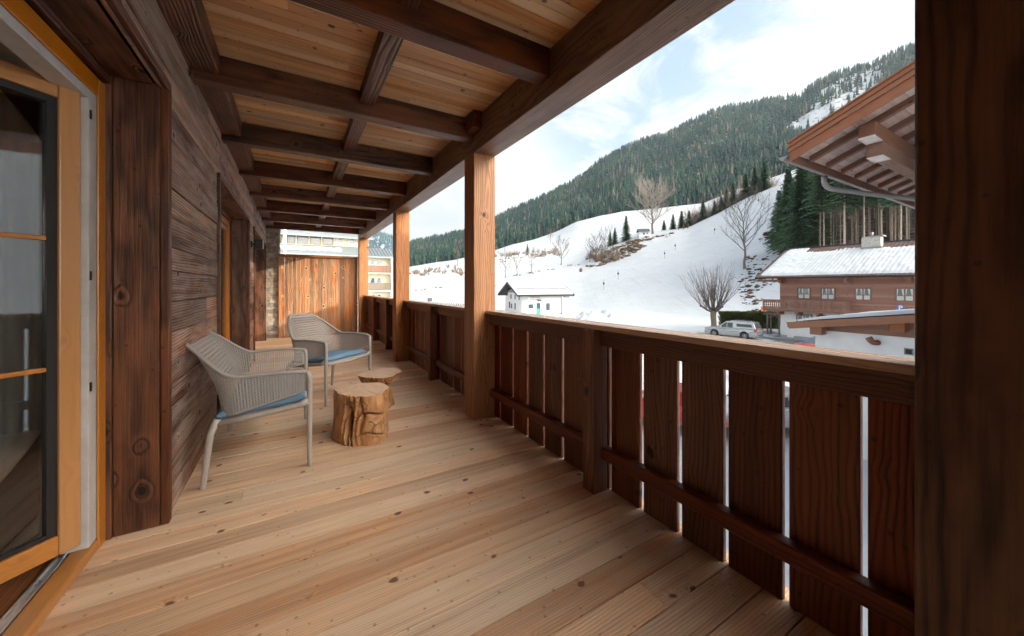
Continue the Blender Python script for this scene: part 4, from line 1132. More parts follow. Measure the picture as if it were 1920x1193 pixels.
# ---- tufts, stones and bushes on the banks (uncountable)
M['soil'] = plain('bank_soil', (.085, .055, .038), .95, var=.6, scale=3, bmp=.6)
M['drygrass'] = plain('dry_grass', (.17, .115, .07), .95, var=.5, scale=2)
def tufts(name, regs, mat, label):
    m = MB(); q = random.Random(31)
    for (poly, n, s0, s1, lay) in regs:
        us = [a for a, b in poly]; vs = [b for a, b in poly]; c = 0; tries = 0
        while c < n and tries < n * 20:
            tries += 1; u = q.uniform(min(us), max(us)); v = q.uniform(min(vs), max(vs))
            if not inpoly(u, v, poly): continue
            p = lay.hit(u, v); s = q.uniform(s0, s1) * (q.random() ** 1.5 + .3)
            if mnoise.noise(p * .12) < -.15: continue
            m.blob(p, s, q.uniform(0, 99), .9, 7, q.random(), 0, q.uniform(.25, .5)); c += 1
    return tag(m.obj(name, mat, fix=False), label, 'ground cover', kind='stuff')
tufts('stony_bank', [([(1396, 480), (1448, 425), (1475, 470), (1462, 600), (1415, 590), (1385, 540)], 210, .2, .75, LA), ([(1370, 520), (1400, 500), (1455, 600), (1400, 590)], 60, .12, .4, LA), ([(1430, 440), (1455, 435), (1500, 470), (1470, 480)], 90, .5, 1.3, LA)], M['soil'], 'dark stones and soil showing through the snow on the bank beside the wood')
tufts('grassy_bank', [([(1100, 500), (1120, 482), (1160, 460), (1215, 444), (1218, 458), (1180, 480), (1130, 500)], 420, .4, 1.5, LA), ([(925, 489), (1040, 470), (1045, 476), (930, 494)], 70, .4, 1.2, LA), ([(766, 545), (840, 537), (842, 539), (768, 548)], 24, .3, .7, LA),
      ([(925, 524), (1100, 491), (1104, 494), (927, 527)], 40, .3, .8, LA), ([(1200, 452), (1260, 436), (1262, 442), (1206, 458)], 40, .4, 1.1, LA)], M['drygrass'], 'brown dry grass bank across the ski slope below the chapel')
# leafless scrub
M['twigpink'] = plain('pinkish_twig', (.30, .22, .20), .95, var=.25, scale=3)
def scrub(name, spots, label, mat='twigpale', seed=1):
    m = MB(); q = random.Random(seed)
    for (p, h) in spots:
        for k in range(22):
            a = q.uniform(0, 6.28); e_ = q.uniform(.1, 1.3); d = Vector((math.cos(a) * e_, math.sin(a) * e_, 1)).normalized(); L = h * q.uniform(.35, 1) * (1.1 - .45 * e_); p = p + Vector((q.uniform(-.1, .1), q.uniform(-.1, .1), 0)) * h; p1 = p + d * L * .55; 
            m.tube([p, p1, p1 + (d + Vector((q.uniform(-.4, .4), q.uniform(-.4, .4), .2))).normalized() * L * .5], [.09, .06, .04], 3, caps=False)
            for w in range(3):
                d2 = (d + Vector((q.uniform(-.7, .7), q.uniform(-.7, .7), .1))).normalized(); m.tube([p + d * L * q.uniform(.3, .55), p1 + d2 * L * .4], [.05, .03], 3, caps=False)
    return tag(m.obj(name, M[mat], fix=False), label, 'bushes', kind='stuff')
q = random.Random(5)
sp = [(LA.hit(u, v), q.uniform(2.5, 6)) for u, v in [(q.uniform(925, 1045), q.uniform(474, 482)) for _ in range(34)]]
sp += [(LA.hit(q.uniform(1095, 1160), q.uniform(470, 490)), q.uniform(3, 6)) for _ in range(22)] + [(LA.hit(q.uniform(766, 870), q.uniform(499, 518)), q.uniform(2, 6)) for _ in range(40)]
scrub('leafless_scrub', sp, 'leafless grey brown bushes along the upper edge of the snow field', 'twig')
sp = [(LA.pt(th_of(q.uniform(1290, 1450)), 236), q.uniform(9, 15)) for _ in range(60)]
scrub('birch_thicket', sp, 'pinkish leafless thicket behind the spruces on the brow', 'twigpink', 3)

# ================================================================== BUILDINGS
def locM(origin, rz): 
    return Matrix.Translation(Vector(origin)) @ Matrix.Rotation(rz, 4, 'Z')
M['rbrown'] = wood('chalet_cladding', (.30, .155, .12), (.13, .06, .045), 'y', ring=.05, rough=.7, knotc=(.06, .03, .02), var=.3, contrast=.5, kscale=2, bmp=.2)
M['rbrownz'] = wood('chalet_timber', (.24, .125, .09), (.11, .055, .04), 'z', ring=.05, rough=.7, var=.3, contrast=.5, kscale=2, bmp=.2)
M['verge'] = wood('verge_board', (.29, .125, .07), (.14, .052, .03), 'y', ring=.03, rough=.5, knotc=(.06, .03, .02), var=.12, contrast=.5, kn=.3, kscale=3, bmp=.3)
M['soffit'] = wood('soffit_board', (.46, .34, .30), (.30, .20, .17), 'x', ring=.03, rough=.6, knotc=(.1, .06, .04), var=.35, contrast=.5, kscale=3, bmp=.3)
M['soffitx'] = wood('eave_timber', (.20, .088, .055), (.09, .038, .024), 'y', ring=.03, rough=.6, knotc=(.06, .03, .02), var=.2, contrast=.6, kscale=3, bmp=.3)
M['purlin'] = wood('purlin_timber', (.22, .10, .06), (.10, .042, .026), 'x', ring=.03, rough=.6, knotc=(.06, .03, .02), var=.2, contrast=.6, kscale=3, bmp=.3)
M['endgrain'] = plain('weathered_end_cover', (.62, .57, .55), .6, var=.25, scale=9)
def tilemat(name, a, b, axis='y'):
    m, g, p = newmat(name)
    tc = g.n('ShaderNodeTexCoord').outputs['Object']; s = g.sep(tc)
    w = g.m('FRACT', g.m('MULTIPLY', s[0 if axis == 'y' else 1], 3.0)); w2 = g.m('FRACT', g.m('MULTIPLY', s[1 if axis == 'y' else 0], 3.4))
    n1 = g.noise(tc, 3, 3, .6)
    c = g.mix(g.mr(n1, .35, .65), a, b); c = g.mix(g.mr(w, .0, .16, .75, 0), c, (.02, .015, .015))
    g.put(p.inputs['Base Color'], c); p.inputs['Roughness'].default_value = .7
    bump(g, p, g.m('ADD', w, g.m('MULTIPLY', g.m('SINE', g.m('MULTIPLY', w2, 6.28)), .4)), .8, .04)
    return m
M['tile'] = tilemat('brown_roof_tile', (.14, .075, .06), (.08, .045, .04))
M['greyroof'] = plain('grey_roof_sheet', (.22, .26, .28), .5, .2, var=.2)

def window(parent, c, w, h, nrm='-x', fr='rbrownz', glass='win', split=2, bars=True, fw=.07, name='window', depth=.05, white=False):
    """casement on a wall: nrm is the side of the wall it faces; c = centre on the wall face"""
    fm = M[fr]
    def B(a0, a1, z0, z1, d0, d1, m):
        x, y, z = c
        if nrm == '-x': m.box(x - d1, x - d0, y + a0, y + a1, z + z0, z + z1)
        elif nrm == '-y': m.box(x + a0, x + a1, y - d1, y - d0, z + z0, z + z1)
        elif nrm == '+x': m.box(x + d0, x + d1, y + a0, y + a1, z + z0, z + z1)
    f = MB()
    B(-w / 2 - fw, w / 2 + fw, h / 2, h / 2 + fw, .0, depth, f); B(-w / 2 - fw, w / 2 + fw, -h / 2 - fw, -h / 2, .0, depth, f)
    B(-w / 2 - fw, -w / 2, -h / 2, h / 2, .0, depth, f); B(w / 2, w / 2 + fw, -h / 2, h / 2, .0, depth, f)
    fo = f.obj(name, fm, parent, world=False)
    gl = MB(); B(-w / 2, w / 2, -h / 2, h / 2, .0, .012, gl); gl.obj('pane', M['windark' if glass == 'win' else glass], fo, world=False)
    if glass == 'win':
        cu = MB()
        for k in range(split):
            a0 = -w / 2 + w * k / split + .05; a1 = a0 + w / split - .10
            B(a0, a1, -h / 2 + .02, -h * .12, .0125, .016, cu)
            for q_ in range(5):
                f = q_ / 5; wd = (a1 - a0) * (.34 - .22 * f)
                B(a0, a0 + wd, h / 2 - .03 - h * .11 * (q_ + 1), h / 2 - .03 - h * .11 * q_, .0125, .016, cu); B(a1 - wd * .6, a1, h / 2 - .03 - h * .11 * (q_ + 1), h / 2 - .03 - h * .11 * q_, .0125, .016, cu)
        cu.obj('curtain', M['lace'], fo, world=False)
    if split > 1 or bars:
        s = MB()
        for k in range(1, split): a = -w / 2 + w * k / split; B(a - .03, a + .03, -h / 2, h / 2, .013, .035, s)
        if bars: B(-w / 2, w / 2, h * -.02 - .012, -h * .02 + .012, .013, .03, s)
        s.obj('sash_bar', fm, fo, world=False)
    return fo

# ---- chalet with the snowy roof (facade towards us, parallel to our wall)
X0, YL, YR = 44.6, 18.9, 1.0
ch = thing('chalet', (X0, YL, GZ), 'brown and white two storey chalet with snowy tiled roof and carved balcony', 'house')
def LOC(m): return m      # local coordinates: x depth, y along facade (negative to the right), z up
Lf = YL - YR
MB().box(0, 12, -Lf, 0, .55, 3.05).obj('lower_wall', M['white'], ch, world=False)
MB().box(-.02, 12.02, -Lf, .02, -.6, .549).obj('plinth', M['greyren'], ch, world=False)
mb = MB(); z = 3.051; k = 0
while z < 6.75:
    mb.box(-.06 + .004 * (k % 2), 12.05, -Lf - .05, .05, z, z + .148); z += .15; k += 1
mb.obj('upper_wall', M['rbrown'], ch, world=False)
mb = MB()
mb.prism([(-.0, 6.7), (12.0, 6.7), (6, 9.6)], 'y', -.02, .02); mb.obj('gable', M['rbrown'], ch, world=False)
EH, RH, XE, XR = 6.55, 9.95, -1.5, 5.6
ov = 1.75
def roofp(x): return EH + (RH - EH) * (x - XE) / (XR - XE) if x <= XR else RH - (RH - EH) * (x - XR) / (XR - XE)
rf = MB()
for (a, b) in ((XE, XR), (XR, 2 * XR - XE)):
    za, zb2 = roofp(a), roofp(b)
    rf.prism([(a, za - .02), (b, zb2 - .02), (b, zb2 + .13), (a, za + .13)], 'y', -Lf - 1, ov)
ro = rf.obj('roof', M['tile'], ch, world=False)
mb = MB(); mb.prism([(XE - .04, EH - .16), (XE + .1, EH - .1), (XR, RH - .10), (XR, RH + .14), (XE - .04, EH + .14)], 'y', ov + .002, ov + .05)
mb.obj('verge_trim', M['black'], ro, world=False)
mb = MB(); mb.tube([(XE - .09, ov, EH + .03), (XE - .09, -Lf, EH + .03)], .085, 8); mb.obj('gutter', M['black'], ro, world=False)
mb = MB(); mb.box(XE + .15, XR, -Lf, ov - .05, 0, .02, M=Matrix.Identity(4)) if False else None
mb = MB()
for k in range(26):
    y = ov - .12 - k * .75
    if y < -Lf: break
    mb.prism([(XE + .02, EH - .14), (-.03, roofp(-.03) - .14), (-.03, roofp(-.03) - .025), (XE + .02, EH - .025)], 'y', y - .05, y + .05)
mb.obj('rafters', M['rbrownz'], ro, world=False)
for y in (-.25, -5.6, -9.6, -13.5):
    mb = MB(); mb.box(-1.05, -.062, y - .15, y + .15, 6.25, 6.52); mb.box(-.75, -.062, y - .14, y + .14, 6.02, 6.249); mb.obj('purlin_end', M['rbrownz'], ro, world=False)
MB().box(-.9, 12, .021, ov - .1, 6.2, 6.42).obj('gable_purlin', M['rbrownz'], ro, world=False)
# snow lying on the slope, thin near the ridge
sn = MB()
def sf(a, b):
    y = ov - .06 - a * (Lf + .9); x = XE + .12 + b * (XR - XE - .35)
    d = .20 + .09 * mnoise.noise(Vector((x * .8, y * .35, 1))) + .05 * mnoise.noise(Vector((x * 2.4, y * 2.2, 5)))
    edge = min(1, b * 14) * min(1, a * 40)
    d = .05 + d * edge - .26 * max(0, (b - .74) / .26) ** 1.2 * (1 if a > .12 else .25) - .28 * max(0, 1 - abs(a - .93) / .16) * max(0, 1 - b / .22)
    return (x, y, roofp(x) + .035 + d * .8 + .010 * math.sin(y * 18.8) * edge)
sn.grid(sf, 460, 90); sn.obj('roof_snow', M['snowroof'], ro, world=False, fix=False)
mb = MB(); mb.tube([(XR, ov + .05, RH + .12), (XR, -Lf - 1, RH + .12)], .14, 8, flat=.8); mb.obj('ridge_cap', M['black'], ro, world=False)
mb = MB(); mb.box(4.2, 4.9, -6.7, -5.3, roofp(4.2) - .2, roofp(4.9) + .95); cho = mb.obj('chimney', plain('chimney_plaster', (.42, .41, .38), .9, var=.35, scale=9), ro, world=False)
mb = MB(); mb.box(4.14, 4.96, -6.76, -5.24, roofp(4.2) - .2, roofp(4.2) + .32)
mb.obj('chimney_flashing', M['zinc'], ro, world=False)
mb = MB(); mb.box(4.05, 5.05, -6.9, -5.6, roofp(4.9) + .96, roofp(4.9) + 1.04); mb.tube([(4.5, -6.0, roofp(4.9) + 1.0), (4.5, -6.0, roofp(4.9) + 1.45)], .09, 8)
mb.obj('chimney_cap', M['zinc'], ro, world=False)
for y, w in ((16.8, 1.0), (14.86, 1.0), (12.3, 1.02), (9.65, 1.05), (6.6, 1.05)):
    window(ch, (-.062, y - YL, 4.98), w, 1.02)
for y in (16.8, 14.86): window(ch, (-.001, y - YL, 2.35), 1.25, .85)
# carved balcony
bt = 4.32
mb = MB(); mb.box(-1.25, -.07, 13.2 - YL, 1.15, 3.10, 3.24); mb.obj('balcony_floor', M['rbrownz'], ch, world=False)
bal = MB()
bal.box(-1.30, -1.20, 13.15 - YL, 1.2, bt - .09, bt, rnd=.4); bal.box(-1.28, -1.22, 13.2 - YL, 1.15, 3.27, 3.36, rnd=.4)
bal.box(-1.28, -.07, 13.15 - YL, 13.22 - YL, bt - .09, bt, rnd=.4); bal.box(-1.28, -.07, 13.15 - YL, 13.2 - YL, 3.26, bt - .1, rnd=.4)
bo = bal.obj('balcony_rail', M['rbrownz'], ch, world=False)
mb = MB(); y = 1.12
while y > 13.25 - YL:      # waisted boards leave heart shaped gaps
    w = .19
    pts_ = []
    zz = [3.361, 3.55, 3.66, 3.76, 3.86, 3.95, 4.04, bt - .091]; hw_ = [.5, .5, .22, .46, .2, .36, .5, .5]
    P = [(y - w / 2 - hw_[i] * w, zz[i]) for i in range(8)] + [(y - w / 2 + hw_[i] * w, zz[i]) for i in reversed(range(8))]
    mb.prism(P, 'x', -1.262, -1.238); y -= .197
mb.obj('carved_boards', M['rbrownz'], bo, world=False)
for y in (1.1, -1.0, -3.2, 13.25 - YL):
    mb = MB(); mb.box(-1.32, -1.19, y - .05, y + .05, 3.1, bt + .01); mb.obj('balcony_post', M['rbrownz'], ch, world=False)
for y in (-.2, -1.9, -3.5, -5.3):
    mb = MB(); mb.box(-1.2, -.07, y - .16, y + .16, 2.90, 3.098); mb.box(-.8, -.07, y - .15, y + .15, 2.72, 2.899); mb.obj('bracket', M['rbrownz'], ch, world=False)
mb = MB(); mb.box(-.085, -.062, 9.9 - YL - .24, 9.9 - YL + .24, 3.60, 4.10); mb.obj('sign_plate', plain('blue_plate', (.08, .16, .5), .5), ch, world=False)
mb = MB(); mb.box(-.085, -.062, 9.9 - YL - .24, 9.9 - YL + .24, 3.30, 3.56); mb.obj('lower_plate', plain('white_plate', (.62, .66, .72), .5), ch, world=False)
mb = MB(); mb.box(-.05, -.003, -1.2, -.6, .35, .95); mb.obj('meter_box', M['white'], ch, world=False)

# ---- neighbouring house: only its roof overhang shows at the upper right
nb = thing('neighbour_house', (10.8, 1.6, GZ), 'nearby house whose brown boarded roof overhang with gutter enters at upper right', 'house')
YE, ZE, SL = 3.67, 4.10, .41
def zr(y): return ZE + (YE - y) * SL if y > -5 else ZE + (YE + 5) * SL - (-5 - y) * SL
MB().box(10.8, 24, -12, 1.6, GZ - .3, 4.6).obj('wall', M['white'], nb)
MB().prism([(1.6, 4.6), (-12, 4.6), (-5, zr(-5) - .3), (1.6, zr(1.6) - .3)], 'x', 10.85, 23.9).obj('gable', M['rbrown'], nb)
rf = MB(); rf.prism([(YE, ZE + .05), (-5, zr(-5) + .05), (-13.6, zr(-13.6) + .05), (-13.6, zr(-13.6) + .16), (-5, zr(-5) + .16), (YE, ZE + .16)], 'x', 9.06, 25)
nr = rf.obj('roof', M['tile'], nb)
def sbar(m, x0, x1, y0, y1, dz0, dz1, rnd=None):
    m.prism([(y0, zr(y0) + dz0), (y1, zr(y1) + dz0), (y1, zr(y1) + dz1), (y0, zr(y0) + dz1)], 'x', x0, x1, rnd)
m = MB(); y = YE - .02
while y > -4.9:
    y2 = y - .145; sbar(m, 9.06, 25, y, y2 + .004, .022, .048); y = y2
m.obj('soffit_boards', M['soffit'], nr, bevel=.006)
for k in range(20):
    x = 9.8 + k * .86; m = MB(); sbar(m, x - .06, x + .06, YE - .10, -4.8, -.10, .021); m.obj('rafter', M['soffitx'], nr, bevel=.006)
for dz0, dz1, xx in ((-.16, .03, 9.03), (.032, .12, 8.99), (.122, .20, 8.95), (.202, .235, 8.915)):
    m = MB(); sbar(m, xx, 9.058, YE + .0, -4.95, dz0, dz1, rnd=dz1); m.obj('verge_board', M['verge'], nr, bevel=.005)
m = MB(); m.box(9.07, 25, YE + .001, YE + .022, ZE - .12, ZE + .05); m.obj('eave_board', M['soffitx'], nr)
for (yy, xa) in ((2.55, 9.42), (-.6, 9.42), (-4.6, 9.42)):
    m = MB(); zt2 = zr(yy) - .13
    m.box(xa, 24, yy - .13, yy + .13, zt2 - .28, zt2 - .001); m.obj('purlin', M['purlin'], nr, bevel=.02, seg=2)
    m = MB(); m.box(xa + .42, 24, yy - .125, yy + .125, zt2 - .56, zt2 - .281); m.obj('bracket', M['purlin'], nr, bevel=.02, seg=2)
    m = MB(); m.prism([(xa - .008, zt2 - .26), (xa + .001, zt2 - .26), (xa + .40, zt2 - .289), (xa + .40, zt2 - .302), (xa - .008, zt2 - .292)], 'y', yy - .12, yy + .12)
    m.obj('end_cover', M['endgrain'], nr); m = MB()
    m.prism([(xa + .43, zt2 - .562), (xa + .9, zt2 - .562), (xa + .9, zt2 - .573), (xa + .43, zt2 - .573)], 'y', yy - .12, yy + .12)
    m.obj('end_cover', M['endgrain'], nr)
m = MB(); GXY = YE + .10
nn = 10; prof = [(GXY + .075 * math.cos(math.pi + math.pi * i / nn), ZE - .03 + .075 * math.sin(math.pi + math.pi * i / nn)) for i in range(nn + 1)]
prof += [(GXY + .066 * math.cos(2 * math.pi - math.pi * i / nn), ZE - .03 + .066 * math.sin(2 * math.pi - math.pi * i / nn)) for i in range(nn + 1)]
m.prism(prof, 'x', 8.98, 25); m.tube([(8.98, GXY - .075, ZE - .028), (25, GXY - .075, ZE - .028)], .011, 6); m.tube([(8.98, GXY + .075, ZE - .028), (25, GXY + .075, ZE - .028)], .011, 6)
m.prism([(GXY + .074 * math.cos(math.pi + math.pi * i / nn), ZE - .03 + .074 * math.sin(math.pi + math.pi * i / nn)) for i in range(nn + 1)], 'x', 8.972, 8.98)
gt = m.obj('gutter', M['zinc'], nr)
for k in range(16):
    x = 9.6 + k * 1.0; m = MB(); m.prism([(GXY + .080 * math.cos(math.pi + math.pi * i / nn), ZE - .03 + .080 * math.sin(math.pi + math.pi * i / nn)) for i in range(nn + 1)] + [(GXY + .07, ZE - .02), (GXY - .07, ZE - .02)], 'x', x - .012, x + .012); m.obj('gutter_bracket', M['zinc'], gt)
m = MB(); m.tube([(11.1, GXY, 3.98), (11.1, GXY, 3.82), (11.13, GXY - .03, 3.73), (11.25, GXY - .08, 3.68), (12.2, 3.35, 3.62), (13.8, 2.75, 3.54), (16.5, 1.75, 3.40)], [.062, .058, .058, .058, .058, .058, .058], 12)
m.obj('downpipe', M['zinc'], nr)

# ---- low outbuilding with flat pitched roof at the right
ob = thing('outbuilding', (16, 2, GZ), 'low white outbuilding with orange brown eave board and rusty flue stub', 'building')
def zg(y): return -.02 + (6.4 - y) * .152
MB().box(16, 22, -4, 5.7, GZ - .3, -.26).obj('wall', M['white'], ob)
m = MB(); m.prism([(5.68, -.258), (-4, -.258), (-4, zg(-4) - .2), (5.68, zg(5.68) - .2)], 'x', 16.02, 21.9); m.obj('gable_boards', M['verge'], ob)
m = MB(); m.prism([(6.38, zg(6.38) - .02), (-4.2, zg(-4.2) - .02), (-4.2, zg(-4.2) - .19), (6.38, zg(6.38) - .19)], 'x', 15.56, 22.5); orf = m.obj('roof', M['purlin'], ob)
m = MB(); m.prism([(6.4, zg(6.4)), (-4.2, zg(-4.2)), (-4.2, zg(-4.2) - .24), (6.3, zg(6.3) - .24)], 'x', 15.50, 15.558); m.obj('verge_board', M['verge'], orf, bevel=.004)
sn = MB()
def sf2(a, b):
    x = 15.53 + b * 6.8; y = 6.36 - a * 10.5; e = min(1, b * 25) * min(1, a * 25)
    return (x, y, zg(y) - .015 + (.05 + .07 * e) + .02 * mnoise.noise(Vector((x, y, 3))) * e)
sn.grid(sf2, 60, 30); sn.obj('roof_snow', M['snowroof'], orf, fix=False)
for yy in (5.55, 3.55, 1.5):
    m = MB(); m.box(15.6, 16.015, yy - .17, yy + .17, zg(yy) - .50, zg(yy) - .195); m.obj('purlin_end', M['verge'], orf, bevel=.012)
M['rust'] = plain('rusty_pipe', (.24, .10, .07), .6, .2, var=.35, scale=30)
m = MB(); m.tube([(16.0, 4.08, -.50), (15.86, 4.08, -.52), (15.78, 4.11, -.50), (15.75, 4.17, -.42), (15.75, 4.22, -.33)], [.055, .058, .075, .09, .09], 14); m.obj('flue_stub', M['rust'], ob)
m = MB(); m.tube([(15.97, 4.08, -.50), (15.999, 4.08, -.50)], .09, 14); m.obj('flue_collar', M['rust'], ob)
m = MB(); m.box(15.975, 15.999, 3.28, 3.48, -.78, -.58); vo = m.obj('vent', M['zinc'], ob)
m = MB(); m.box(15.97, 15.9745, 3.31, 3.45, -.75, -.61); m.obj('vent_opening', M['black'], vo)

# ---- white ski hut in the valley
pc = on_ground(982, 592); pr = on_ground(1053, 589.5); ex = (pr - pc); ex.z = 0; Lx = ex.length
rz = math.atan2(ex.y, ex.x)
hut = thing('ski_hut', (pc.x, pc.y, GZ), 'small white house with snowy gable roof and teal door in the valley', 'house', rot=(0, 0, rz))
Dp = 8.0; Hh = 4.45; cnr = 1.0
mb = MB(); mb.prism([(cnr, 0), (Lx, 0), (Lx, Dp), (0, Dp), (0, cnr)], 'z', -.4, Hh); mb.obj('wall', M['white'], hut, world=False)
mb = MB(); mb.prism([(cnr - .02, -.03), (Lx + .03, -.03), (Lx + .03, Dp), (-.03, Dp), (-.03, cnr - .02)], 'z', -.4, .35); mb.obj('plinth', M['greyren'], hut, world=False)
ridge = Hh + 1.95
mb = MB(); mb.box(.8, 5, Dp + .01, Dp + 3.4, -.4, Hh - .15); mb.obj('annexe_wall', M['white'], hut, world=False); o_ = 1.5
def hr(y): return ridge - (ridge - Hh + .05) * abs(y - Dp / 2) / (Dp / 2)
for s_ in (0,):
    m = MB(); m.prism([(-1.1, hr(-1.1) - .14), (Dp / 2, ridge - .14), (Dp + 1.1, hr(Dp + 1.1) - .14), (Dp + 1.1, hr(Dp + 1.1) + .22), (Dp / 2, ridge + .22), (-1.1, hr(-1.1) + .22)], 'x', -1.9, Lx + 2.4); hro = m.obj('roof', M['black'], hut, world=False)
m = MB(); m.prism([(0, Hh), (Dp / 2, ridge - .02), (Dp, Hh)], 'x', .05, .3); m.obj('gable', M['rbrownz'], hut, world=False)
m = MB(); m.prism([(.3, Hh - .05), (Dp - .3, Hh - .05), (Dp - .3, Hh + .55), (.3, Hh + .55)], 'x', -.25, -.12); gs = m.obj('gable_beam', plain('grey_board', (.28, .23, .22), .8), hut, world=False)
m = MB()
def sf3(a, b):
    x = -1.8 + a * (Lx + 4.1); y = -1.05 + b * (Dp + 2.1); e = min(1, min(b, 1 - b) * 30) * min(1, min(a, 1 - a) * 30)
    return (x, y, hr(y) + .2 + .20 * e + .04 * mnoise.noise(Vector((x, y, 7))) * e)
m.grid(sf3, 60, 48); m.obj('roof_snow', M['snowroof'], hro, world=False, fix=False)
for yy in (-.35,):
    m = MB(); m.tube([(-1.2, .55, hr(.55) + .62), (Lx + 1.6, .55, hr(.55) + .62)], .05, 6); m.obj('snow_guard', M['black'], hro, world=False)
def txt(body, size, parent, loc, rot, mat, name='lettering', ext=.01):
    cu = bpy.data.curves.new(name, 'FONT'); cu.body = body; cu.size = size; cu.extrude = ext; cu.align_x = 'CENTER'; cu.align_y = 'CENTER'; cu.offset = size * .02
    o = bpy.data.objects.new(name, cu); COL.objects.link(o)
    dg = bpy.context.evaluated_depsgraph_get(); me = bpy.data.meshes.new_from_object(o.evaluated_get(dg)); bpy.data.objects.remove(o)
    o = bpy.data.objects.new(name, me); COL.objects.link(o); me.materials.clear(); me.materials.append(mat); o.parent = parent; o.location = loc; o.rotation_euler = rot
    return o
M['lpark'] = plain('white_letter', (.8, .8, .8), .5)
M['lred'] = plain('red_letters', (.45, .08, .10), .6); M['ldark'] = plain('dark_letters', (.10, .10, .12), .6); M['lwhite'] = plain('white_letters', (.75, .75, .75), .6)
txt('P', .50, ch, (-.088, 9.9 - YL, 3.85), (R(90), 0, R(-90)), M['lpark'])
# the sign is too small to read in the photograph: strokes of its size and colours only
for nm, mt_, x0, seq in (('sign_strokes', 'ldark', 1.45, (0, 1, 0, 2, 1)), ('sign_strokes', 'lred', 2.45, (1, 0, 2, 1, 0, 0))):
    m = MB(); x = x0
    for c_ in seq:
        m.box(x, x + .05, -.03, -.001, 3.35, 3.75)
        if c_: m.box(x + .051, x + .13, -.03, -.001, 3.70, 3.75)
        if c_ == 2: m.box(x + .051, x + .13, -.03, -.001, 3.35, 3.40)
        x += .19
    m.obj(nm, M[mt_], hut, world=False)
m = MB(); m.box(1.3, 3.7, -.02, -.001, 3.02, 3.10); m.obj('sign_line', M['ldark'], hut, world=False)
m = MB()
for y_ in (2.5, 3.0, 3.4): m.box(-.27, -.251, y_, y_ + .3, Hh + .08, Hh + .42)
m.obj('gable_sign', M['lwhite'], hut, world=False)
window(hut, (1.55, -.001, 1.75), .9, .75, '-y', 'ldark', 'windark', 1, False, .05)
window(hut, (5.35, -.001, 1.6), .75, 1.35, '-y', 'ldark', 'windark', 1, True, .06)
m = MB(); m.box(2.75, 3.65, -.05, -.001, .05, 2.45); dr = m.obj('door', M['teal'], hut, world=False)
m = MB(); m.box(2.85, 3.55, -.06, -.051, 1.3, 2.3); m.obj('door_glass', M['windark'], dr, world=False)
m = MB(); m.box(3.0, 3.7, -.5, -.001, 2.75, 3.05); m.obj('door_lamp_box', M['ldark'], hut, world=False)
for yy, zz, w, h in ((2.1, 3.45, .45, .85), (4.1, 3.5, .45, .85), (6.2, 3.55, .45, .85), (4.1, 1.6, .45, 1.2), (7.0, 1.75, .6, 1.25), (5.9, 1.6, .5, .9)):
    window(hut, (-.001, yy, zz), w, h, '-x', 'ldark', 'windark', 1, False, .04)
m = MB(); m.tube([(Lx - .3, -.5, Hh - .1), (Lx - .12, -.1, Hh - .6), (Lx - .12, -.1, 0)], .05, 6); m.obj('downpipe', M['zinc'], hut, world=False)
m = MB(); m.box(Lx + .2, Lx + 1.9, -.1, .2, Hh - .12, Hh + .05); m.box(Lx + .6, Lx + 1.6, -.3, .4, Hh - 1.0, Hh - .85); m.tube([(Lx + .6, 0, Hh - .1), (Lx + .6, 0, Hh - .9)], .05, 5); m.tube([(Lx + 1.6, 0, Hh - .1), (Lx + 1.6, 0, Hh - .9)], .05, 5); m.obj('bell_bracket', M['ldark'], hut, world=False)
# barn and orange container behind the post
t = thing('barn', on_ground(920, 584.5) , 'dark boarded barn with snowy roof partly hidden behind the full post', 'barn')
bx = on_ground(920, 584.5); 
MB().box(bx.x - 1.2, bx.x + 1.6, bx.y + 3, bx.y + 9, GZ - .3, GZ + 5.6).obj('wall', M['bark'], t)
m = MB(); m.box(bx.x - 1.6, bx.x + 2.4, bx.y + 2.2, bx.y + 9.5, GZ + 5.6, GZ + 5.9); bro = m.obj('roof', M['ldark'], t)
m = MB(); m.grid(lambda a, b: (bx.x - 1.6 + 4 * a, bx.y + 2.3 + 7.2 * b, GZ + 5.9 + .5 * min(1, 12 * min(a, 1 - a, b, 1 - b)) + 1.6 * b), 30, 30); m.obj('roof_snow', M['snowroof'], bro, fix=False)
m = MB(); m.box(bx.x - .8, bx.x + 1.6, bx.y + .8, bx.y + 2.0, GZ - .1, GZ + 2.7); o = m.obj('padded_mat', M['orange'], bevel=.15, seg=3); tag(o, 'orange padded block beside the barn, left of the white ski hut', 'barrier')

# chapel on the knoll
p = LA.hit(1206, 443); d = pix(p)[2]; t = thing('chapel', p, 'tiny white chapel with dark roof on the snowy knoll below the forest', 'chapel', rot=(0, 0, R(-38)))
m = MB(); m.box(-2.6, 2.6, -1.8, 1.8, -1.5, 2.2); m.obj('wall', M['white'], t, world=False)
m = MB(); m.prism([(-2.5, 2.1), (0, 3.6), (2.5, 2.1), (2.5, 2.35), (0, 3.9), (-2.5, 2.35)], 'x', -3.1, 3.1); m.obj('roof', M['ldark'], t, world=False)
m = MB(); m.box(-.5, .5, -1.82, -1.801, .5, 1.5); m.box(1.3, 2.0, -1.82, -1.801, .7, 1.4); m.obj('window', M['windark'], t, world=False)

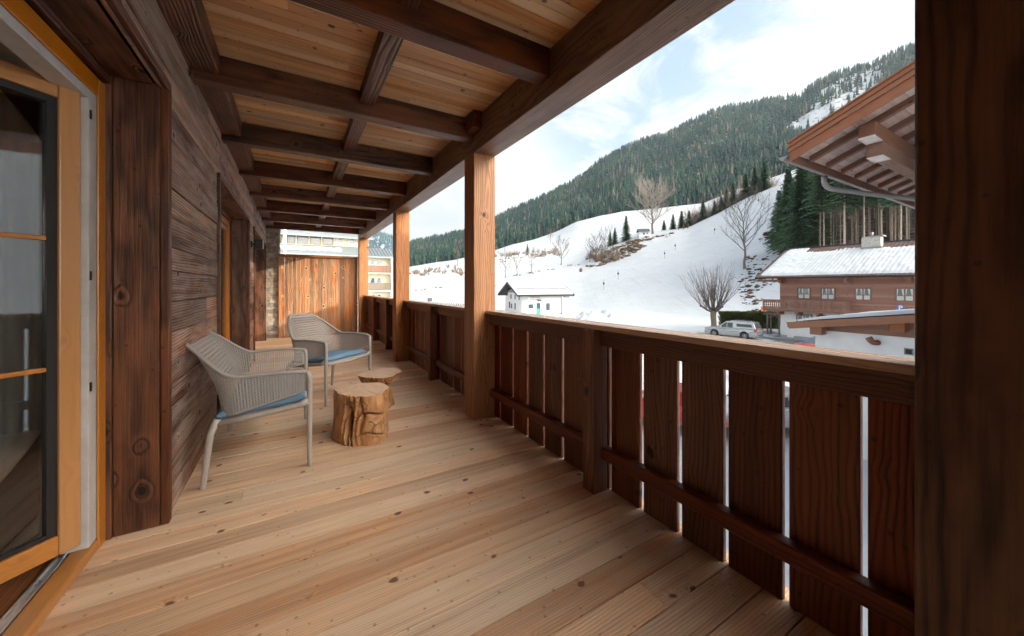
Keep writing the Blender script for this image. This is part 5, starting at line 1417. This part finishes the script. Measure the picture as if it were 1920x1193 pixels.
# ---- apartment house beyond the privacy screen
ap = thing('apartment_house', (6, 66, GZ), 'cream apartment house with wooden balconies and snowy tiered roofs beyond the screen', 'building')
xa, xb, YF = -4.0, 14.2, 66.0
MB().box(xa, xb, YF, YF + 14, GZ, 6.6).obj('wall', M['cream'], ap)
def zat(v, y=YF, x=8): return EYE + (537 - v) / FPX * (x * SY + y * CY)
m = MB(); m.prism([(YF - 1.2, 6.35), (YF + 3.4, 8.2), (YF + 3.4, 7.9), (YF - 1.2, 6.15)], 'x', xa, xb + .7); r1 = m.obj('lower_roof', M['greyroof'], ap)
m = MB(); m.grid(lambda a, b: (xa + .1 + (10.6) * a, YF + .3 + 2.0 * b, 6.52 + .402 * (1.2 + 2.0 * b) + .12 * mnoise.noise(Vector((a * 14, b * 2, 1)))), 60, 12); m.obj('roof_snow', M['snowroof'], r1, fix=False)
m = MB(); m.box(xa, xb + .75, YF - 1.35, YF - 1.2, 6.1, 6.35); m.obj('gutter', M['greyroof'], r1)
for k in range(8):
    x = 10.6 + k * .55; m = MB(); m.prism([(YF - 1.1, 6.42), (YF + 3.2, 8.2), (YF + 3.2, 8.3), (YF - 1.1, 6.5)], 'x', x, x + .05); m.obj('standing_seam', M['ldark'], r1)
MB().box(xa, 11.0, YF + 3.4, YF + 12, 7.9, 9.6).obj('upper_wall', M['cream'], ap)
for k in range(8):
    x = -2.6 + k * 1.85; window(ap, (x - 6, YF + 3.38 - 66, 8.95 - GZ), 1.4, 1.1, '-y', 'bark' if k < 5 else 'cream', 'windark' if k < 5 else 'win', 1, False, .12)
m = MB(); m.prism([(YF + 2.2, 9.75), (YF + 8, 12.2), (YF + 8, 12.0), (YF + 2.2, 9.55)], 'x', xa, 11.9); r2 = m.obj('upper_roof', M['greyroof'], ap)
m = MB(); m.grid(lambda a, b: (xa + .1 + 15.6 * a, YF + 5.6 + 2.0 * b, 11.28 + .42 * 2.0 * b + .1 * mnoise.noise(Vector((a * 14, b * 2, 4)))), 60, 8); m.obj('roof_snow', M['snowroof'], r2, fix=False)
m = MB(); m.box(xa, 11.95, YF + 2.1, YF + 2.2, 9.5, 9.78); m.obj('gutter', M['greyroof'], r2)
for x, y in ((1.2, YF + 4), (3.0, YF + 4.2), (8.0, YF + 4)):
    m = MB(); m.box(x, x + 2.0, y, y + 1.5, 10.4, 11.6); do = m.obj('roof_dormer', M['greyroof'], ap); m = MB(); m.box(x - .1, x + 2.1, y - .1, y + 1.6, 11.601, 11.85); m.obj('dormer_snow', M['snowroof'], do)
for x, w in ((.6, 1.5), (2.3, 1.5), (4.0, 1.5)): window(ap, (x - 6, -.001, 5.4 - GZ), w, 1.1, '-y', 'lwhite', 'win', 1, False, .08)
m = MB(); m.box(5.4, 9.6, YF - .06, YF - .001, 4.6, 6.1); m.obj('wood_panel', M['barkpale'], ap)
for zb2, wn in ((3.55, True), (.60, True), (-2.3, True)):
    m = MB(); m.box(9.2, 14.2, YF - 1.5, YF - .001, zb2 - .16, zb2); bo_ = m.obj('balcony_slab', M['white'], ap)
    m = MB(); x = 9.25
    while x < 14.15: m.box(x, x + .13, YF - 1.52, YF - 1.48, zb2 + .05, zb2 + 1.15); x += .165
    m.box(9.2, 14.2, YF - 1.55, YF - 1.45, zb2 + 1.15, zb2 + 1.25); m.box(9.2, 14.2, YF - 1.47, YF - 1.44, zb2 + .1, zb2 + .2)
    m.obj('balcony_boards', M['rbrownz'] if zb2 > 3 else M['bark'], bo_)
for zz in (2.15 - .1, -.8 - .0, 5.15):
    window(ap, (11.9 - 6, -.001, zz - GZ), 2.0, 1.3, '-y', 'lwhite', 'win', 2, False, .1); window(ap, (10.2 - 6, -.001, zz - GZ), .9, 1.3, '-y', 'lwhite', 'windark', 1, False, .1)
m = MB(); m.box(14.2, 14.45, YF - 1.6, YF + .3, GZ, 6.2); m.obj('end_pier', M['white'], ap)
m = MB(); m.tube([(-1.3, YF - 1.3, 12), (-1.3, YF - 1.3, GZ)], .18, 8); m.obj('drain_column', M['white'], ap)

# ================================================================== STREET AND VEHICLES
M['asphalt'] = None
m_, g, p = newmat('wet_asphalt'); tc = g.n('ShaderNodeTexCoord').outputs['Object']; s = g.sep(tc)
n1 = g.noise(tc, .5, 5, .65); n2 = g.noise(tc, 6, 4, .6)
c = g.mix(g.mr(n2, .3, .7), (.085, .085, .09), (.16, .16, .165)); c = g.mix(g.mr(n1, .50, .62, 0, .85, True), c, (.62, .65, .70))
g.put(p.inputs['Base Color'], c); g.put(p.inputs['Roughness'], g.mr(n1, .35, .6, .35, .75)); M['asphalt'] = m_
def sheet(name, px, mat, lift=.004, n=1):
    ps = [on_ground(u, v, GZ) for u, v in px]
    cu = Vector((sum(p_.x for p_ in ps) / len(ps), sum(p_.y for p_ in ps) / len(ps), 0))
    m = MB(); m.add([(p_.x, p_.y, GZ + lift) for p_ in ps], [tuple(range(len(ps)))]); return tag(m.obj(name, mat), kind='structure')
sheet('road', [(1130, 634), (1225, 632), (1330, 625), (1440, 622), (1530, 634), (1700, 656), (2100, 700), (2100, 760), (1560, 690), (1400, 662), (1250, 648), (1130, 642)], M['asphalt'], .16)
m = MB()
def hf(a, b):
    return None
# hedge behind the pickup
hp0, hp1 = on_ground(1349, 614), on_ground(1459, 617)
hd = (hp1 - hp0); hd.z = 0; hl = hd.length; hd.normalize(); hn = Vector((-hd.y, hd.x, 0))
V = []; F = []; RR = []; q = random.Random(6)
for k in range(26000):
    a = q.random() * hl; b = q.uniform(-.65, .65); top = 2.05 + .22 * mnoise.noise(Vector((a * .9, b, 1))) + .12 * q.random()
    z = top * (1 - q.random() ** 2.2 * .98); edge = 1 if q.random() < .5 else 0
    if edge and z < top - .15: b = -.6 - .12 * mnoise.noise(Vector((a, z, 4)))
    c = hp0 + hd * a + hn * b; c = Vector((c.x, c.y, GZ + z)); o = len(V); w = q.uniform(.07, .16)
    d = Vector((q.uniform(-1, 1), q.uniform(-1, 1), q.uniform(.2, 1.5))).normalized(); s_ = d.orthogonal().normalized()
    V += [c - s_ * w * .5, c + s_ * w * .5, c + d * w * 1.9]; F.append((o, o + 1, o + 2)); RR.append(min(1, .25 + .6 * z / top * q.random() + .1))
hb = MB(); hb.v = [tuple(v) for v in V]; hb.f = F; hb.r = RR; hb.mi = [0] * len(F); hb.sm = [False] * len(F)
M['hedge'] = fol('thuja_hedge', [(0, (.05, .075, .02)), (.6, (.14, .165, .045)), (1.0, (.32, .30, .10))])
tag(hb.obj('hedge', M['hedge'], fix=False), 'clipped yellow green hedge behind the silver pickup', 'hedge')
# arbour in front of the hedge
t = thing('garden_arch', on_ground(1450, 630), 'dark wooden garden arch between the hedge and the chalet corner', 'arch')
pa, pb = on_ground(1439, 629), on_ground(1461, 631)
for q0 in (pa, pb):
    for dx in (0, .8):
        m = MB(); m.box(q0.x + dx - .07, q0.x + dx + .07, q0.y - .07, q0.y + .07, GZ, GZ + 2.45); m.obj('post', M['bark'], t)
dv = (pb - pa).normalized()
for dx in (0, .8):
    m = MB(); m.bar((pa.x + dx - dv.x * .5, pa.y - dv.y * .5, GZ + 2.5), (pb.x + dx + dv.x * .5, pb.y + dv.y * .5, GZ + 2.5), .1, .16); m.obj('lintel', M['bark'], t)
    for q0, sg in ((pa, 1), (pb, -1)):
        m = MB(); m.bar((q0.x + dx, q0.y, GZ + 1.95), (q0.x + dx + dv.x * .45 * sg, q0.y + dv.y * .45 * sg, GZ + 2.42), .07, .08); m.obj('brace', M['bark'], t)
# orange gate of the ski tow
p = LA.hit(1432, 571) if False else on_ground(1432, 600); 
p = LA.pt(th_of(1432), 72)
t = thing('tow_gate', p, 'orange padded frame standing in the snow beside the chalet balcony', 'gate'); d = pix(p)[2]
m = MB(); m.tube([(-.5, 0, 0), (-.5, 0, 2.2)], .13, 8); m.obj('post', M['orange'], t, world=False)
m = MB(); m.tube([(.5, 0, 0), (.5, 0, 2.2)], .13, 8); m.obj('post', M['orange'], t, world=False)
m = MB(); m.box(-.65, .65, -.12, .12, 2.0, 2.5); m.obj('crossbar', M['orange'], t, world=False)
# snow fence and box on the valley floor
t = thing('snow_fence', on_ground(820, 573), 'long row of short dark stakes across the flat snow field at left', 'fence')
for k in range(34):
    u = 767 + k * 3.3; p = on_ground(u, 575.5 + k * .22); m = MB(); m.tube([(p.x, p.y, GZ - .2), (p.x + .05, p.y, GZ + 1.6)], .10, 5); m.obj('stake', M['bark'], t)
p = on_ground(806, 570); t = thing('field_box', p, 'small dark box on a post in the flat snow field at left', 'box')
m = MB(); m.box(-.6, .6, -.5, .5, .8, 1.9); m.obj('box_body', M['ldark'], t, world=False)
m = MB(); m.prism([(-.8, 1.9), (.8, 1.9), (.8, 2.0), (0, 2.25), (-.8, 2.0)], 'y', -.6, .6); m.obj('lid', M['snowroof'], t, world=False)
m = MB(); m.tube([(0, 0, -.2), (0, 0, .8)], .1, 6); m.obj('post', M['bark'], t, world=False)
m = MB(); pp = on_ground(1128, 600)
def pile(a, b):
    x = (a - .5) * 15; y = (b - .5) * 7; e = max(0, 1 - (x / 7.5) ** 2) * max(0, 1 - (y / 3.5) ** 2)
    return (pp.x + x, pp.y + y, GZ + .02 - .3 + e * (1.3 + 1.5 * mnoise.fractal(Vector((x * .5, y * .5, 3)), 1.0, 2.0, 5) + .5 * math.exp(-((x + 3) / 2) ** 2)))
m.grid(pile, 90, 50); tag(m.obj('snow_pile', M['ground'], fix=False), kind='structure')
# markers on the slope
LBM = ['small dark marker pole on the ski slope, lowest of the row', 'marker pole second from the bottom of the ski slope', 'marker pole third up the ski slope', 'marker pole fourth up the ski slope', 'marker pole below the spruce row', 'marker pole near the top of the visible slope']
for k, (u, v) in enumerate([(1132, 544), (1159, 525), (1246, 485), (1266, 470), (1340, 440), (1422, 385)]):
    p = LA.hit(u, v); t = thing('slope_marker', p, LBM[k], 'marker', 'marker poles on the ski slope')
    m = MB(); m.tube([(0, 0, -.3), (0, 0, 3.4)], .045, 5); m.obj('pole', M['ldark'], t, world=False); m = MB(); m.blob((0, 0, 2.1), .30, k, .5, 8, sz=1.4); m.obj('pad', M['ldark'], t, world=False)
p = LA.hit(1089, 510); m = MB(); m.blob((p.x, p.y, p.z + .7), .75, 2, .3, 10, sz=1.3); tag(m.obj('orange_drum', M['rust']), 'rust red drum at the lower tip of the brown bank', 'drum')
for k, u in enumerate((1272, 1281, 1290)):
    p = LA.pt(th_of(u), 224); m = MB(); m.tube([(p.x, p.y, p.z - .5), (p.x, p.y, p.z + 2.6)], .22, 6); tag(m.obj('orange_post', M['rust']), ['left', 'middle', 'right'][k] + ' one of three rusty red posts in front of the spruces on the brow', 'post', 'rusty posts on the brow')

# ---- vehicles
def paint(name, col, met=.5):
    m, g, p = newmat(name); tc = g.n('ShaderNodeTexCoord').outputs['Object']; s = g.sep(tc); n1 = g.noise(tc, 2.5, 4, .6)
    dirt = g.m('MULTIPLY', g.mr(s[2], .15, .8, 1, 0), g.mr(n1, .3, .7, .2, .9))
    c = g.mix(g.m('MULTIPLY', dirt, .6), col, (.16, .15, .14)); g.put(p.inputs['Base Color'], c); p.inputs['Metallic'].default_value = met
    g.put(p.inputs['Roughness'], g.m('ADD', .25, g.m('MULTIPLY', dirt, .4))); p.inputs['Coat Weight'].default_value = .6; return m
def wheel(t, x, y, r, w=.22):
    m = MB(); prof = [(r * .62, -w / 2), (r * .93, -w / 2), (r, -w * .36), (r, w * .36), (r * .93, w / 2), (r * .62, w / 2)]; n = 28; vs = []; fs = []
    for i in range(n):
        a = 2 * math.pi * i / n
        for (rr, yy) in prof: vs.append((x + rr * math.cos(a), y + yy, r + rr * math.sin(a)))
    k = len(prof)
    for i in range(n):
        for j in range(k): fs.append((i * k + j, i * k + (j + 1) % k, ((i + 1) % n) * k + (j + 1) % k, ((i + 1) % n) * k + j))
    m.add(vs, fs, .5, 0, True); wo = m.obj('wheel', M['rubber'], t, world=False)
    sg = 1 if y > 0 else -1; m = MB(); yo = y + sg * w * .36
    m.tube([(x, yo - sg * .05, r), (x, yo - sg * .045, r)], r * .6, 24)
    wb = m.obj('brake_disc', M['ldark'], wo, world=False)
    m = MB()
    for i in range(6):
        a = 2 * math.pi * i / 6 + .3; m.bar((x, yo, r), (x + r * .6 * math.cos(a), yo - sg * .01, r + r * .6 * math.sin(a)), .025, r * .2, up=(0, 1, 0))
    m.tube([(x, yo - .03, r), (x, yo + .03, r)], r * .16, 12)
    ring = []; 
    for i in range(25): a = 2 * math.pi * i / 24; ring.append((x + r * .6 * math.cos(a), yo, r + r * .6 * math.sin(a)))
    m.tube(ring, r * .055, 6, caps=False); m.obj('rim', M['rim'], wo, world=False)
def car(name, loc, rz, label, body, gh, W, mat, wb, wr, cuts, belt, roofz, tumble=.17, snow=0, rails=False, pickup=False):
    """x forward. body: upper outline (x, z) rear to front; gh: greenhouse outline rear base, rear top, front top, front base"""
    t = thing(name, loc, label, 'car', rot=(0, 0, rz))
    zb = .28; hw = W / 2; out = []
    xr_, xf_ = wb; R_ = wr + .07
    low = [(body[0][0] + .05, zb + .1)]
    def arch(xc): return [(xc + R_ * math.cos(a), max(zb, wr + R_ * math.sin(a))) for a in [math.pi - math.pi * i / 10 for i in range(11)]]
    bottom = [(body[0][0] + .06, zb)] + [(xr_ - R_, zb)] + arch(xr_) + [(xr_ + R_, zb), (xf_ - R_, zb)] + arch(xf_) + [(xf_ + R_, zb), (body[-1][0] - .06, zb)]
    poly = list(body) + list(reversed(bottom))
    m = MB(); n = len(poly); secs = [(-hw, .0, .965), (-hw + .05, 0, .99), (-hw + .16, 0, 1), (hw - .16, 0, 1), (hw - .05, 0, .99), (hw, 0, .965)]
    xc = (body[0][0] + body[-1][0]) / 2; vs = []
    for (yy, _, k) in secs:
        for (x, z) in poly:
            kz = .06 * (1 - (k - .965) / .035) if z > belt - .14 else 0
            nose = 1 - .0
            vs.append((xc + (x - xc) * k, yy * (1 - .10 * max(0, abs(x - xc) / (body[-1][0] - xc) - .72) / .28), z - kz))
    fs = [tuple(range(n)), tuple(reversed(range(5 * n, 6 * n)))]
    for s_ in range(5):
        for i in range(n): fs.append((s_ * n + i, s_ * n + (i + 1) % n, (s_ + 1) * n + (i + 1) % n, (s_ + 1) * n + i))
    m.add(vs, fs, .5, 0, False); b = m.obj('body', mat, t, world=False, bevel=.03, seg=3)
    m = MB(); m.box(body[0][0] + .25, body[-1][0] - .3, -hw + .16, hw - .16, .24, .62); m.obj('underbody', M['rubber'], t, world=False)
    (x0, z0), (x1, z1), (x2, z2), (x3, z3) = gh
    hb_, ht = hw - .035, hw - tumble
    def sec(x, z): k = (z - belt) / (roofz - belt); return hb_ + (ht - hb_) * k
    m = MB(); G_ = [(x0, z0), (x1, z1), (x1 + .5, z1 + .035), ((x1 + x2) / 2, z1 + .055), (x2 - .3, z2 + .03), (x2, z2), (x3, z3)]
    vs = [(x, -sec(x, z) + (.0), z) for x, z in G_] + [(x, sec(x, z), z) for x, z in G_]; n = len(G_)
    m.add(vs, [tuple(reversed(range(n))), tuple(range(n, 2 * n))] + [(i, (i + 1) % n, n + (i + 1) % n, n + i) for i in range(n)], .5); m.obj('cabin', mat, t, world=False, bevel=.05, seg=3)
    for (poly2) in cuts:
        for sg in (-1, 1):
            m = MB(); o1 = [(x, sg * (sec(x, z) + .006), z) for x, z in poly2]; o2 = [(x, sg * (sec(x, z) - .02), z) for x, z in poly2]; n = len(poly2)
            m.add(o1 + o2, [tuple(range(n)), tuple(reversed(range(n, 2 * n)))] + [(i, (i + 1) % n, n + (i + 1) % n, n + i) for i in range(n)]); m.obj('side_window', M['cglass'], t, world=False)
    for (xa_, za_, xb_, zb_2, nm) in ((x3, z3, x2, z2, 'windscreen'), (x0, z0, x1, z1, 'rear_window')):
        sg = 1 if nm == 'windscreen' else -1; a, b2 = .10, .90; P = []
        for f in (a, b2):
            x = xa_ + (xb_ - xa_) * f + sg * .012; z = za_ + (zb_2 - za_) * f + .008; w = sec(x, z) - .09; P += [(x, -w, z), (x, w, z)]
        Q = [(x - sg * .02, y, z - .01) for x, y, z in P]
        m = MB(); m.add(P + Q, [(0, 1, 3, 2), (4, 6, 7, 5), (0, 4, 5, 1), (2, 3, 7, 6), (0, 2, 6, 4), (1, 5, 7, 3)]); m.obj(nm, M['cglass'], t, world=False)
    for x in wb:
        for sg in (-1, 1): wheel(t, x, sg * (hw - .12), wr)
    xf, xr = body[-1][0], body[0][0]
    for sg in (-1, 1):
        m = MB(); m.box(xf - .28, xf - .02, sg * (hw - .30) - .17, sg * (hw - .30) + .17, belt - .30, belt - .14); m.obj('headlight', M['chrome'], t, world=False, bevel=.04, seg=2)
        m = MB(); m.box(xr - .005, xr + .22, sg * (hw - .13) - .12, sg * (hw - .13) + .12, belt - .22, belt + .06); m.obj('tail_light', M['redlamp'], t, world=False, bevel=.03, seg=2)
        m = MB(); m.box(x3 - .55, x3 - .33, sg * (hw + .10) - .09, sg * (hw + .10) + .09, belt - .0, belt + .16); m.obj('wing_mirror', mat, t, world=False, bevel=.04, seg=2)
    m = MB(); m.box(xr - .09, xr + .1, -hw + .12, hw - .12, .40, .60); m.obj('rear_bumper', M['chrome'] if pickup else mat, t, world=False, bevel=.03, seg=2)
    m = MB(); m.box(xf - .06, xf + .012, -hw + .35, hw - .35, .45, .78); m.obj('grille', M['rubber'], t, world=False, bevel=.02)
    if rails:
        for sg in (-1, 1): m = MB(); m.tube([(x1 + .5, sg * (ht - .06), roofz + .02), (x1 + .7, sg * (ht - .06), roofz + .11), (x2 - .4, sg * (ht - .06), roofz + .11), (x2 - .2, sg * (ht - .06), roofz + .03)], .02, 6); m.obj('roof_rail', M['ldark'], t, world=False)
    if snow:
        m = MB(); m.grid(lambda a, c: (x1 + .1 + (x2 - x1 - .2) * a, (c - .5) * 2 * (ht - .06), roofz + .0 + snow * min(1, 7 * min(a, 1 - a, c, 1 - c)) + .02 * mnoise.noise(Vector((a * 5, c * 5, 2)))), 20, 14); m.obj('snow_cover', M['snowroof'], t, world=False, fix=False)
    return t
pF, pR = on_ground(1341, 631.5, GZ + .16), on_ground(1395, 637, GZ + .16)
dv = (pF - pR); dv.z = 0; dv.normalize(); nrm_ = Vector((-dv.y, dv.x, 0))
if nrm_.dot(pF) < 0: nrm_ = -nrm_
cen = (pF + pR) / 2 + nrm_ * .8
PK = [(-2.58, .55), (-2.60, 1.02), (-2.45, 1.12), (-.5, 1.14), (1.2, 1.13), (1.9, 1.08), (2.45, .95), (2.62, .72), (2.62, .45)]
car('pickup', (cen.x, cen.y, GZ + .165), math.atan2(dv.y, dv.x), 'silver pickup with canopy over its bed parked beside the pollarded tree', PK,
    [(-2.52, 1.10), (-2.28, 1.78), (.28, 1.80), (1.22, 1.12)], 1.82, paint('silver_paint', (.46, .48, .49), .7), (-1.5, 1.5), .385,
    [[(-2.2, 1.30), (-2.05, 1.60), (-.72, 1.60), (-.72, 1.30)], [(-.35, 1.17), (-.35, 1.66), (.18, 1.66), (.18, 1.17)], [(.24, 1.17), (.24, 1.66), (.33, 1.66), (.98, 1.17)]], 1.11, 1.79, rails=True, pickup=True)
m = bpy.data.objects
HB = [(-2.05, .5), (-2.1, .80), (-2.0, .98), (-.8, .98), (.9, .97), (1.5, .88), (1.95, .72), (2.05, .5)]
def hatch(name, u, v, rzd, label, mat, **k):
    p = on_ground(u, v, GZ + .16)
    return car(name, (p.x, p.y, GZ + .165), R(rzd), label, HB, [(-2.0, .96), (-1.55, 1.44), (.05, 1.46), (.98, .96)], 1.76, mat, (-1.28, 1.28), .32,
        [[(-1.72, 1.02), (-1.42, 1.36), (-.62, 1.37), (-.62, 1.02)], [(-.55, 1.02), (-.55, 1.37), (.05, 1.37), (.66, 1.02)]], .96, 1.46, **k)
hatch('parked_car', 1506, 688, 150, 'red car with blue tinted windows parked at the corner of the white outbuilding', paint('red_paint', (.55, .05, .02), .2))
hatch('parked_car', 1540, 668, 150, 'blue car mostly hidden behind the red one by the outbuilding', paint('blue_paint', (.03, .14, .40), .3))
hatch('parked_car', 1462, 706, 160, 'silver white car with snow on its roof, only its top above the handrail', paint('white_paint', (.55, .56, .57), .3), snow=.07)
hatch('parked_car', 1250, 790, 120, 'bright red car seen through the gaps between the railing boards', paint('scarlet_paint', (.50, .03, .025), .2))
hatch('parked_car', 1425, 800, 150, 'dark grey car low behind the railing boards, a wheel showing in one gap', paint('pearl_paint', (.55, .56, .58), .3))

# ================================================================== AIR
M['haze'] = bpy.data.materials.new('haze_air'); M['haze'].use_nodes = True; nt = M['haze'].node_tree; nt.nodes.clear()
pv = nt.nodes.new('ShaderNodeVolumePrincipled'); pv.inputs['Density'].default_value = .00007; pv.inputs['Color'].default_value = (.70, .86, 1.0, 1); pv.inputs['Anisotropy'].default_value = .2
nt.links.new(pv.outputs[0], nt.nodes.new('ShaderNodeOutputMaterial').inputs['Volume'])
hz = MB().box(-3950, 3950, -3950, 3950, -60, 1400).obj('haze', M['haze']); tag(hz, 'thin bluish winter air over the valley', 'haze', kind='stuff')
